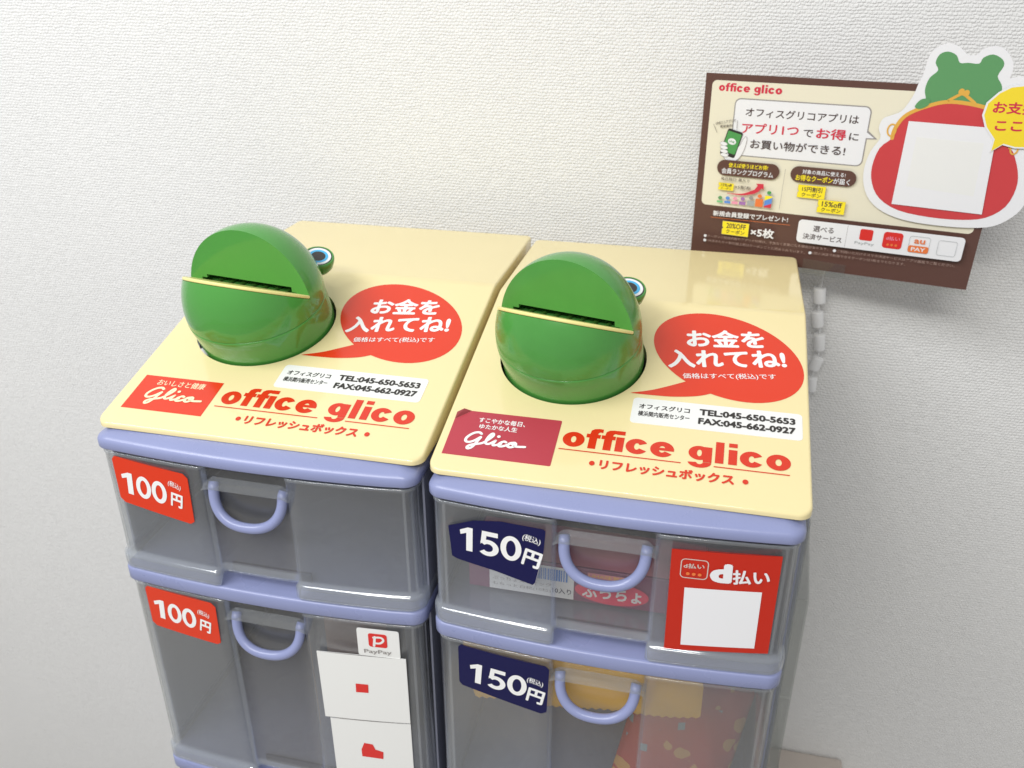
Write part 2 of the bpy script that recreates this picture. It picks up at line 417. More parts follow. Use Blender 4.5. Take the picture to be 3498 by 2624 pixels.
# front plan shared by trims and drawers
XL, XR, XM = 0.0010, 0.2775, 0.14
def yfront(x): return -0.0080 - 0.0078*max(0.0, 1-((x-XM)/(0.5*(XR-XL)))**2)
def trim_loop(inset, r=0.0125, n=8, nf=20, yb=0.385):
    P = []; x0, x1 = XL+inset, XR-inset; r = r-inset*0.5
    P.append((x0, yb)); P.append((x0, 0.05))
    yc = yfront(x0+r)+inset
    for k in range(n+1):
        a = R(180+90*k/n); P.append((x0+r+r*math.cos(a), yc+r+r*math.sin(a)))
    for k in range(1, nf):
        x = x0+r+(x1-x0-2*r)*k/nf; P.append((x, yfront(x)+inset))
    for k in range(n+1):
        a = R(270+90*k/n); P.append((x1-r+r*math.cos(a), yc+r+r*math.sin(a)))
    P.append((x1, 0.05)); P.append((x1, yb))
    return P
def make_trim(name, levels, parent):
    loops = [[(x, y, z) for x, y in trim_loop(i)] for z, i in levels]
    v, f = loft(loops)
    o = obj(name, v, f, PURPLE, parent)
    o.data.polygons.foreach_set('use_smooth', [len(p.vertices) == 4 for p in o.data.polygons])
    return o

RXA, RXB = 0.1005, 0.1765          # the recess in the middle of a drawer front
def drawer_plan(sh=0.0):
    """open polyline along the front of a drawer: list of (x, y, normal, zone)"""
    RX0, RX1 = RXA+sh, RXB+sh*1.4
    r = 0.0115; ins = 0.0028; x0, x1 = XL+ins, XR-ins; P = []
    yc = yfront(x0+r)+ins
    P.append((x0, 0.36, (-1, 0), 0)); P.append((x0, 0.03, (-1, 0), 0))
    for k in range(9):
        a = R(180+90*k/8); P.append((x0+r+r*math.cos(a), yc+r+r*math.sin(a), (math.cos(a), math.sin(a)), 0))
    for k in range(1, 9):
        x = x0+r+(RX0-0.002-x0-r)*k/8; P.append((x, yfront(x)+ins, (0, -1), 0))
    P.append((RX0, yfront(RX0)+ins+0.0012, (0.7, -0.7), 0))
    P.append((RX0+0.0016, yfront(RX0)+ins+0.0060, (1, 0), 1))
    for k in range(7):
        x = RX0+0.0034+(RX1-RX0-0.0068)*k/6; P.append((x, yfront(x)+ins+0.0078, (0, -1), 1))
    P.append((RX1-0.0016, yfront(RX1)+ins+0.0060, (-1, 0), 1))
    P.append((RX1, yfront(RX1)+ins+0.0012, (-0.7, -0.7), 0))
    for k in range(0, 8):
        x = RX1+0.002+(x1-r-RX1-0.002)*k/8; P.append((x, yfront(x)+ins, (0, -1), 0))
    for k in range(9):
        a = R(270+90*k/8); P.append((x1-r+r*math.cos(a), yc+r+r*math.sin(a), (math.cos(a), math.sin(a)), 0))
    P.append((x1, 0.03, (1, 0), 0)); P.append((x1, 0.36, (1, 0), 0))
    return P
def ypanel(x): return yfront(x)+0.0028
def make_drawer(parent, zt, zb, sh=0.0):
    """zt, zb: top and bottom of the drawer front"""
    P = drawer_plan(sh); nP = len(P)
    lv = [(zt, 0.0002), (zt-0.0012, 0.0008), (zt-0.0026, 0.0008), (zt-0.0034, 0.0), (zb+0.0185, 0.0), (zb+0.0158, 0.0004), (zb+0.0148, 0.0016), (zb+0.0138, 0.0027), (zb+0.0125, 0.0031), (zb+0.0030, 0.0033), (zb+0.0010, 0.0027), (zb, 0.0008)]
    V = []; F = []; M = []
    for z, off in lv:
        for x, y, nn, zone in P:
            if zone == 1:
                zz = max(z, zb+0.0095); V.append((x, y, zz))
            else:
                V.append((x+nn[0]*off, y+nn[1]*off, z))
    for k in range(len(lv)-1):
        for i in range(nP-1):
            a, b, c, d = k*nP+i, k*nP+i+1, (k+1)*nP+i+1, (k+1)*nP+i
            if abs(V[a][2]-V[d][2]) < 1e-7 and abs(V[b][2]-V[c][2]) < 1e-7: continue
            F.append((a, d, c, b))
            z0_, z1_ = P[i][3], P[i+1][3]
            corner = abs(P[i][2][0]) > 0.15 and abs(P[i][2][0]) < 0.9
            M.append(2 if (k >= 4 or k < 3 or z0_ != z1_ or (corner and i % 3 == 0)) else (1 if z0_ == 1 else 0))
    # floor and back of the tray
    b0 = len(V)
    fl_ = [(P[0][0], 0.36), (P[0][0], 0.0)] + [(x, y) for x, y, nn, zn in P[4:-4]] + [(P[-1][0], 0.0), (P[-1][0], 0.36)]
    me_v = [(x, y+0.001, zb+0.0100) for x, y in fl_]
    V += me_v; F.append(tuple(range(b0, b0+len(me_v)))); M.append(1)
    b1 = len(V)
    V += [(P[0][0], 0.36, zb), (P[-1][0], 0.36, zb), (P[-1][0], 0.36, zt-0.004), (P[0][0], 0.36, zt-0.004)]
    F.append((b1, b1+1, b1+2, b1+3)); M.append(1)
    o = obj('drawer', V, F, [CLEAR, CLEARB, CLEARC], parent, M)
    o.data.polygons.foreach_set('use_smooth', [len(p.vertices) == 4 for p in o.data.polygons])
    sd = o.modifiers.new('wall', 'SOLIDIFY'); sd.thickness = 0.0018; sd.offset = -1
    # handle: a hanging half ring with two pivots
    cx = 0.1385+sh*1.2; zc = zt-0.0215; hw = 0.0305; dp = 0.0292
    path = []
    for k in range(33):
        a = math.pi*k/32; ss = math.sin(a)
        path.append((cx-hw*math.copysign(abs(math.cos(a))**0.86, math.cos(a)), -0.0075-0.0085*ss, zc-dp*abs(ss)**0.80))
    path = [(cx-hw-0.0005, -0.0045, zc+0.0035)] + path + [(cx+hw+0.0005, -0.0045, zc+0.0035)]
    v, f = tube(path, 0.0043, 16)
    h = obj('handle', v, f, PURPLE, o, smooth=True)
    for sx in (-1, 1):
        v, f = tube([(cx+sx*(hw-0.003), -0.0055, zc+0.0022), (cx+sx*(hw+0.0085), -0.0055, zc+0.0022)], [0.0030, 0.0028], 12)
        obj('pivot', v, f, CLEAR, o, smooth=True)
    # the hood moulded above the handle
    V = []; F = []
    pts = [(cx-0.0385, zc-0.0005), (cx-0.0345, zc+0.0070), (cx-0.0305, zc+0.0098), (cx+0.0305, zc+0.0098), (cx+0.0345, zc+0.0070), (cx+0.0385, zc-0.0005), (cx+0.033, zc+0.0018), (cx-0.033, zc+0.0018)]
    bm = bmesh.new(); fc = bm.faces.new([bm.verts.new((x, yfront(x)+0.0012+0.05*(zc+0.0098-z), z)) for x, z in pts])
    ex = bmesh.ops.extrude_face_region(bm, geom=[fc]); bmesh.ops.translate(bm, vec=(0, 0.008, 0), verts=[g for g in ex['geom'] if isinstance(g, bmesh.types.BMVert)])
    hd = obj_bm('handle_hood', bm, CLEAR, o)
    return o

def on_front(off=0.0003):
    return lambda x, z, l: (x, ypanel(x)-l-off+0.0, z)

GLICO = [(700,458),(660,435),(600,440),(545,475),(515,520),(522,560),(560,578),(610,572),(660,545),(708,505),(690,560),(668,620),(640,662),(600,672),(586,645),(625,618),(700,605),(770,590),(830,540),(872,485),(862,452),(838,458),(815,500),(806,560),(825,598),(870,600),(930,560)]
GLICO2 = [(937,555),(922,595),(935,622),(980,615),(1030,600)]
GLICO3 = [(1092,578),(1060,566),(1018,585),(1002,615),(1032,637),(1085,630),(1140,605),(1185,585)]
GLICO4 = [(1195,582),(1150,592),(1135,628),(1170,648),(1218,638),(1238,605),(1210,582),(1185,590),(1205,615),(1260,637),(1375,640)]
def gl_uv(p, x0, y0, sx, sy, skew):
    # undo the perspective of the sketch: 0..900 along, 0..260 down
    X = (p[0]-500)/880.0; Y = (p[1]-430-0.098*(p[0]-500))/240.0
    return (x0 + sx*X - skew*Y, y0 - sy*Y)
def glico(pr, x0, y0, sx, sy, key, wd):
    for g in (GLICO, GLICO2, GLICO3, GLICO4):
        pr.stroke([gl_uv(p, x0, y0, sx, sy, 0.0016) for p in g], wd, key, 5)
    d = gl_uv((958, 497), x0, y0, sx, sy, 0.0016); pr.poly(ell(d[0], d[1], wd*0.62, wd*0.62, 16), key)

def arc_ring(pr, cx, cy, rx, ry, tx, ty, a0, a1, key, n=28):
    V = []
    for k in range(n+1):
        a = R(a0+(a1-a0)*k/n); V += [(cx+rx*math.cos(a), cy+ry*math.sin(a)), (cx+(rx-tx)*math.cos(a), cy+(ry-ty)*math.sin(a))]
    pr.raw(V, [(2*k, 2*k+1, 2*k+3, 2*k+2) for k in range(n)], key); pr.step(0.00001)
def rect(pr, x0, y0, x1, y1, key):
    pr.raw([(x0, y0), (x1, y0), (x1, y1), (x0, y1)], [(0, 1, 2, 3)], key); pr.step(0.00001)
def office_glico(pr, U0, U1, base, sv, key):
    """heavy extended lower-case lettering drawn from the photograph's letter spacing"""
    k = (U1-U0)/(0.2650-0.0959); f = lambda u: U0+(u-0.0959)*k
    xh = 0.0158*sv; ac = 0.0224*sv; st = 0.0066*k; b = base
    def O(a, c): arc_ring(pr, f((a+c)/2), b+xh/2, (f(c)-f(a))/2, xh/2+0.0003*sv, st*0.98, xh*0.30, 0, 360, key, 36)
    def Cc(a, c): arc_ring(pr, f((a+c)/2), b+xh/2, (f(c)-f(a))/2, xh/2+0.0003*sv, st*0.98, xh*0.30, 30, 330, key, 32)
    def E(a, c):
        arc_ring(pr, f((a+c)/2), b+xh/2, (f(c)-f(a))/2, xh/2+0.0003*sv, st*0.98, xh*0.30, -0, 328, key, 32)
        rect(pr, f(a)+st*0.6, b+xh*0.42, f(c), b+xh*0.60, key)
    def F_(a, c):
        x0 = f(a)+0.0024*k; rect(pr, x0, b, x0+st*0.92, b+xh*0.98, key)
        rect(pr, f(a), b+xh*0.74, f(c)-0.0014*k, b+xh, key)
        pr.raw([(x0, b+xh*0.95), (x0+st*0.92, b+xh*0.95), (x0+st*0.98, b+ac*0.78), (x0+st*1.15, b+ac*0.83), (f(c), b+ac*0.81), (f(c), b+ac*0.99), (x0+st*1.0, b+ac), (x0+st*0.45, b+ac*0.97), (x0+st*0.1, b+ac*0.88)], [tuple(range(9))], key); pr.step(0.00001)
    def I(a, c, dot=True):
        rect(pr, f(a), b, f(c), b+(xh*0.985 if dot else ac), key)
        if dot: rect(pr, f(a), b+xh*1.15, f(c), b+ac, key)
    O(0.0959, 0.1128); F_(0.1136, 0.1258); F_(0.1252, 0.1374); I(0.1366, 0.1428); Cc(0.1444, 0.1614); E(0.1630, 0.1808)
    # g
    a, c = 0.1915, 0.2088
    arc_ring(pr, f((a+c)/2)-0.0006*k, b+xh*0.55, (f(c)-f(a))/2-0.0006*k, xh*0.47, st*0.95, xh*0.25, 0, 360, key, 36)
    rect(pr, f(c)-st*0.95, b-0.0005*sv, f(c), b+xh*0.985, key)
    arc_ring(pr, f((a+c)/2), b-0.0008*sv, (f(c)-f(a))/2, 0.0058*sv, st*0.95, 0.0036*sv, 180+8, 360, key, 20)
    I(0.2112, 0.2174, False); I(0.2208, 0.2271); Cc(0.2290, 0.2462); O(0.2480, 0.2655)

def number(pr, txt, a, b, h, key):
    """bold price figures: 1, 5 and 0"""
    e = Vector((b[0]-a[0], b[1]-a[1])); L = e.length; e /= L; n = Vector((-e.y, e.x))
    cells = {'100': [('1', 0, 0.25), ('0', 0.325, 0.655), ('0', 0.670, 1.0)], '150': [('1', 0, 0.215), ('5', 0.325, 0.645), ('0', 0.665, 1.0)]}[txt]
    old = pr.fn
    for ch, c0, c1 in cells:
        w_ = (c1-c0)*L
        pr.fn = lambda x, y, l, c0=c0, w_=w_: old(a[0]+e.x*(c0*L+x*w_)+n.x*y*h, a[1]+e.y*(c0*L+x*w_)+n.y*y*h, l)
        if ch == '1':
            pr.raw([(0.50, 0), (0.98, 0), (0.98, 1), (0.62, 1), (0.0, 0.84), (0.06, 0.66), (0.50, 0.76)], [(0, 1, 2, 3, 6), (3, 4, 5, 6)], key); pr.step(0.00002)
        elif ch == '0':
            arc_ring(pr, 0.5, 0.5, 0.5, 0.52, 0.27, 0.185, 0, 360, key, 40)
        else:
            pr.raw([(0.12, 1.0), (0.92, 1.0), (0.92, 0.81), (0.12, 0.81)], [(0, 1, 2, 3)], key); pr.step(0.00001)
            pr.raw([(0.12, 1.0), (0.36, 1.0), (0.32, 0.60), (0.05, 0.44)], [(0, 1, 2, 3)], key); pr.step(0.00001)
            arc_ring(pr, 0.44, 0.315, 0.54, 0.345, 0.29, 0.18, -142, 140, key, 30)
    pr.fn = old; pr.step(0.00006)

def lid_prints(lid, variant):
    fn1 = on_lid if variant else (lambda u, s_, l: on_lid(u-0.0050, s_-0.0028, l))
    fn2 = on_lid if variant else (lambda u, s_, l: on_lid(u-0.0055-(u-0.15)*0.02, s_, l))
    p = Print(fn1, 0.00015)
    office_glico(p, 0.0957, 0.2648, 0.0405, 1.0, 'redink')
    rect(p, 0.0945, 0.0361, 0.1865, 0.0371, 'redink'); rect(p, 0.2104, 0.0361, 0.2645, 0.0371, 'redink')
    p.text('リフレッシュボックス', (0.1280, 0.0205), (0.2252, 0.0205), 0.0094, 'redink', bold=0.045, res=3)
    p.poly(ell(0.1219, 0.0252, 0.0021, 0.0024, 20), 'redink'); p.poly(ell(0.2335, 0.0248, 0.0021, 0.0024, 20), 'redink')
    p.build('title_print', lid)
    # speech bubble
    p = Print(fn2, 0.0002)
    l11 = math.sqrt(0.003906); l21 = -0.00105/l11; l22 = math.sqrt(0.003295-l21*l21)
    pts = [(0.2140+l11*math.cos(2*math.pi*k/64), 0.1692+l21*math.cos(2*math.pi*k/64)+l22*math.sin(2*math.pi*k/64)) for k in range(64)]
    p.poly(pts, 'red')
    up_ = catmull([(0.1403, 0.1092), (0.156, 0.1148), (0.170, 0.1222), (0.1880, 0.1330)], 5)
    lo_ = catmull([(0.212, 0.1230), (0.196, 0.1142), (0.176, 0.1098), (0.158, 0.1089), (0.1403, 0.1089)], 5)
    V = up_ + lo_[:-1]
    p.poly(V, 'red')
    p.text('お金を', (0.1812, 0.1770), (0.2450, 0.1842), 0.0225, 'white', bold=0.035, res=5)
    p.text('入れてね!', (0.1680, 0.1465), (0.2628, 0.1595), 0.0225, 'white', bold=0.035, res=5)
    p.text('価格はすべて(税込)です', (0.1806, 0.1322), (0.2548, 0.1424), 0.0078, 'white', bold=0.008, res=3)
    p.build('speech_bubble', lid)
    # contact label
    dx, dy = (0.0, 0.0) if variant else (-0.0160, -0.0098)
    p = Print(on_lid, 0.0003)
    p.poly(rrect(0.1438+dx, 0.0743+dy, 0.2742+dx, 0.1040+dy, 0.0035), 'label', skirt=0.0003)
    p.text('オフィスグリコ', (0.1493+dx, 0.0915+dy), (0.1888+dx, 0.0915+dy), 0.0058, 'black', bold=0.032, res=3)
    p.text('横浜関内販売センター', (0.1493+dx, 0.0828+dy), (0.1892+dx, 0.0828+dy), 0.0058, 'black', bold=0.022, res=3)
    p.text('TEL:045-650-5653', (0.1968+dx, 0.0912+dy), (0.2686+dx, 0.0912+dy), 0.0064, 'black', bold=0.045, res=3)
    p.text('FAX:045-662-0927', (0.1965+dx, 0.0808+dy), (0.2686+dx, 0.0808+dy), 0.0064, 'black', bold=0.045, res=3)
    p.build('contact_label', lid)
    # brand sticker
    if variant == 0:
        p = Print(on_lid, 0.00025)
        p.poly([(0.0100, 0.0200), (0.0841, 0.0200), (0.0841, 0.0620), (0.0100, 0.0620)], 'red', skirt=0.0002)
        ck = mat('cream_print', (0.86, 0.79, 0.52), 0.3)
        p.text('おいしさと健康', (0.0255, 0.0510), (0.0700, 0.0510), 0.0072, ck, bold=0.01, res=3)
        glico(p, 0.0235, 0.0470, 0.0530, 0.0200, ck, 0.0024)
        p.build('brand_sticker', lid)
    else:
        p = Print(on_lid, 0.0003)
        p.poly([(0.0070, 0.0170), (0.0910, 0.0170), (0.0918, 0.0178), (0.0918, 0.0664), (0.0910, 0.0672), (0.0180, 0.0672), (0.0066, 0.0560)], 'crimson', skirt=0.0003)
        p.text('すこやかな毎日、', (0.0265, 0.0552), (0.0640, 0.0552), 0.0056, 'white', bold=0.02, res=3)
        p.text('ゆたかな人生', (0.0285, 0.0482), (0.0590, 0.0482), 0.0052, 'white', bold=0.02, res=3)
        glico(p, 0.0215, 0.0428, 0.0485, 0.0185, 'white', 0.0023)
        o = p.build('brand_sticker', lid); o['label'] = 'faded crimson sticker with its upper left corner folded up'
        # the lifted corner
        a = [(0.0066, 0.0560), (0.0180, 0.0672), (0.0125, 0.0665), (0.0080, 0.0618)]
        V = [on_lid(*a[0], 0.0004), on_lid(*a[1], 0.0004), on_lid(0.0120, 0.0666, 0.0028), on_lid(0.0074, 0.0618, 0.0028), on_lid(0.0105, 0.0620, 0.0026)]
        V2 = [on_lid(0.0076, 0.0590, 0.0015), on_lid(0.0148, 0.0662, 0.0015)]
        obj('folded_corner', V+V2, [(0, 4, 3), (0, 1, 4), (1, 2, 4), (4, 2, 3)], mat('sticker_back', s2l((150, 60, 66)), 0.3), lid)

def price(parent, pts, key, num, nb, nh, tb, yb, cols=10, rot=None):
    """nb: bottom-left/right of the figures, tb: (tax) note, yb: yen sign; each ((x0,z0),(x1,z1),h)"""
    p = Print(on_front(), 0.0004)
    p.poly(pts, key, skirt=0.0004, cols=cols); p.step(0.0002)
    number(p, num, nb[0], nb[1], nh, 'white')
    p.text('(税込)', tb[0], tb[1], tb[2], 'white', bold=0.012, res=3)
    p.text('円', yb[0], yb[1], yb[2], 'white', bold=0.035, res=3)
    return p.build('price_sticker', parent)

def make_cabinet(variant, loc, label):
    root = thing('drawer_cabinet', label, 'drawer cabinet', loc, 'plastic drawer cabinets side by side')
    global XL
    XL = -0.0022 if variant == 0 else 0.0010; LIDX[0] = -0.0022 if variant == 0 else 0.0
    lid = make_lid(root, variant); lid_prints(lid, variant)
    make_trim('top_trim', [(-0.0205, 0.0022), (-0.0202, 0.0008), (-0.0190, 0.0), (-0.0135, 0.0), (-0.0118, 0.0006), (-0.0104, 0.0018), (-0.0092, 0.0036), (-0.0056, 0.0110), (-0.0047, 0.0150)], root)
    for zt in (-0.1410, -0.3770, -0.6130):
        make_trim('shelf_trim', [(zt-0.0140, 0.0022), (zt-0.0137, 0.0008), (zt-0.0125, 0.0), (zt-0.0022, 0.0), (zt-0.0008, 0.0006), (zt, 0.0024)], root)
    sh0 = -0.004 if variant == 0 else 0.0
    for zt in (-0.1410, -0.3770, -0.6130):
        box('gap_shade_strip', (RXA+sh0+0.001, 0.0085, zt-0.0005), (RXB+sh0-0.001, 0.0105, zt+0.0092), mat('painted_gap_shade', (0.05, 0.055, 0.12), 0.4), root)  # added strip, its dark colour stands in for the shade under the drawer
    GREYP = mat('side_plastic', (0.24, 0.255, 0.33), 0.4)
    segs = [(-0.0206, -0.1409), (-0.1551, -0.3769), (-0.3911, -0.6129), (-0.6271, -0.794)]
    for a, b in segs:
        box('side_panel', (XL+0.0003, 0.012, b), (XL+0.0021, 0.384, a), GREYP, root)
        box('side_panel', (XR-0.0021, 0.012, b), (XR-0.0003, 0.384, a), GREYP, root)
    bk = mat('back_plastic', (0.36, 0.34, 0.29), 0.5)
    for a, b in segs: box('back_panel', (XL+0.0024, 0.380, b), (XR-0.0024, 0.383, a), bk, root)
    box('base', (XL, 0.0, FLOOR_Z), (XR, 0.384, -0.7945), PURPLE, root, 0.002)
    d1 = make_drawer(root, -0.0225, -0.1408, -0.004 if variant == 0 else 0.0)
    d2 = make_drawer(root, -0.1570, -0.3768, -0.004 if variant == 0 else 0.0)
    d3 = make_drawer(root, -0.3930, -0.6128, -0.004 if variant == 0 else 0.0)
    d4 = make_drawer(root, -0.6290, -0.7940, -0.004 if variant == 0 else 0.0)
    if variant == 0:
        rr = lambda x0, zt0, zt1, x1, h0, h1, r=0.004: [(x0+r, zt0-h0), (x1-r-0.001, zt1-h1), (x1-0.0012, zt1-h1+r*0.7), (x1, zt1-r), (x1-r, zt1), (x0+r*0.7, zt0), (x0, zt0-r*0.8), (x0, zt0-h0+r)]
        price(d1, rr(0.0125, -0.0262, -0.0315, 0.0843, 0.0448, 0.0488), 'red', '100', ((0.0170, -0.0605), (0.0602, -0.0650)), 0.0212,
              ((0.0640, -0.0452), (0.0752, -0.0490), 0.0062), ((0.0640, -0.0640), (0.0738, -0.0660), 0.0128))
        price(d2, rr(0.0160, -0.1595, -0.1630, 0.0875, 0.0448, 0.0468), 'red', '100', ((0.0210, -0.1930), (0.0640, -0.1970)), 0.0212,
              ((0.0676, -0.1785), (0.0788, -0.1815), 0.0062), ((0.0676, -0.1965), (0.0774, -0.1985), 0.0128))
        # cards stuck on the second drawer
        p = Print(on_front(), 0.0006)
        p.poly(rrect(0.2185, -0.1935, 0.2552, -0.1638, 0.002), 'label', skirt=0.0006); p.step(0.0002)
        p.poly(rrect(0.2284, -0.1826, 0.2446, -0.1680, 0.0022), 'paycard')
        p.stroke([(0.2330, -0.1812), (0.2342, -0.1715)], 0.0022, 'label', 2); p.stroke([(0.2330, -0.1722), (0.2395, -0.1716), (0.2415, -0.1745), (0.2385, -0.1778), (0.2338, -0.1782)], 0.0020, 'label')
        p.text('PayPay', (0.2240, -0.1912), (0.2480, -0.1902), 0.0052, 'greyline', bold=0.01, res=3)
        p.build('payment_card', d2)['label'] = 'small white payment card with a red square'
        p = Print(on_front(), 0.0012)
        p.poly([(0.1808, -0.2722), (0.2600, -0.2672), (0.2600, -0.1925), (0.1803, -0.1955)], 'label', skirt=0.0006, cols=6); p.step(0.0002)
        p.poly([(0.2128, -0.2368), (0.2242, -0.2360), (0.2246, -0.2262), (0.2132, -0.2268)], 'paycard')
        p.build('code_card', d2)['label'] = 'white square card, the upper one'
        p = Print(on_front(), 0.0004)
        p.poly([(0.1850, -0.3420), (0.2598, -0.3400), (0.2598, -0.2690), (0.1850, -0.2740)], 'label', skirt=0.0004, cols=6); p.step(0.0002)
        p.poly([(0.2118, -0.3170), (0.2318, -0.3170), (0.2325, -0.3080), (0.2250, -0.3060), (0.2230, -0.3000), (0.2150, -0.2995), (0.2118, -0.3080)], 'paycard')
        p.build('code_card', d2)['label'] = 'white square card, the lower one'
    else:
        price(d1, [(0.0203, -0.0720), (0.0250, -0.0740), (0.0560, -0.0785), (0.0870, -0.0855), (0.0905, -0.0700), (0.0936, -0.0520), (0.0948, -0.0340), (0.0930, -0.0325), (0.0600, -0.0318), (0.0385, -0.0355), (0.0180, -0.0445), (0.0190, -0.0560)], 'navy', '150', ((0.0270, -0.0640), (0.0762, -0.0655)), 0.0218,
              ((0.0768, -0.0450), (0.0905, -0.0478), 0.0068), ((0.0768, -0.0660), (0.0894, -0.0690), 0.0145))['label'] = 'navy 150 yen sticker peeling off, cut at an angle'
        obj('curled_corner', [(0.0870, ypanel(0.087)-0.0006, -0.0858), (0.0905, ypanel(0.09)-0.0006, -0.0700), (0.0880, ypanel(0.088)-0.0040, -0.0800), (0.0852, ypanel(0.086)-0.0035, -0.0842), (0.0932, ypanel(0.093)-0.0008, -0.0560), (0.0920, ypanel(0.092)-0.0030, -0.0600)], [(0, 1, 2), (0, 2, 3), (1, 4, 5), (1, 5, 2)], INK['cardwhite'], d1)
        price(d2, [(0.0250, -0.2052), (0.0940, -0.2172), (0.0985, -0.2140), (0.1000, -0.1680), (0.0970, -0.1650), (0.0250, -0.1612), (0.0225, -0.1640), (0.0225, -0.2020)], 'navy', '150', ((0.0312, -0.1985), (0.0806, -0.2025)), 0.0212,
              ((0.0812, -0.1855), (0.0946, -0.1882), 0.0066), ((0.0812, -0.2045), (0.0942, -0.2070), 0.0142))
        p = Print(on_front(), 0.0008)
        p.poly([(0.1880, -0.1262), (0.2640, -0.1200), (0.2634, -0.0312), (0.1869, -0.0335)], 'darkred', skirt=0.0006, cols=6); p.step(0.0002)
        cw = mat('soft_white_print', (0.62, 0.55, 0.50), 0.4)
        p.poly([(0.2000, -0.1200), (0.2536, -0.1160), (0.2530, -0.0635), (0.1985, -0.0660)], 'cardwhite', cols=5)
        p.outline(rrect(0.1945, -0.0570, 0.2135, -0.0405, 0.003), 0.0007, cw)
        p.text('d払い', (0.1965, -0.0485), (0.2110, -0.0478), 0.0042, cw, bold=0.02, res=2)
        for i in range(3): p.poly(ell(0.1998+i*0.0042, -0.0532, 0.0014, 0.0014, 12), 'orange')
        p.text('d', (0.2172, -0.0572), (0.2292, -0.0568), 0.0145, 'cardwhite', bold=0.06, res=4)
        p.text('払い', (0.2322, -0.0580), (0.2570, -0.0556), 0.0120, 'cardwhite', bold=0.03, res=4)
        p.build('payment_card', d1)['label'] = 'red payment card with a white square'
    return root

O2 = (0.2847, -0.0016, -0.0033)
make_cabinet(0, (0, 0, 0), 'left lavender drawer cabinet with cream lid and red 100 yen stickers')
make_cabinet(1, O2, 'right lavender drawer cabinet with cream lid and navy 150 yen stickers')

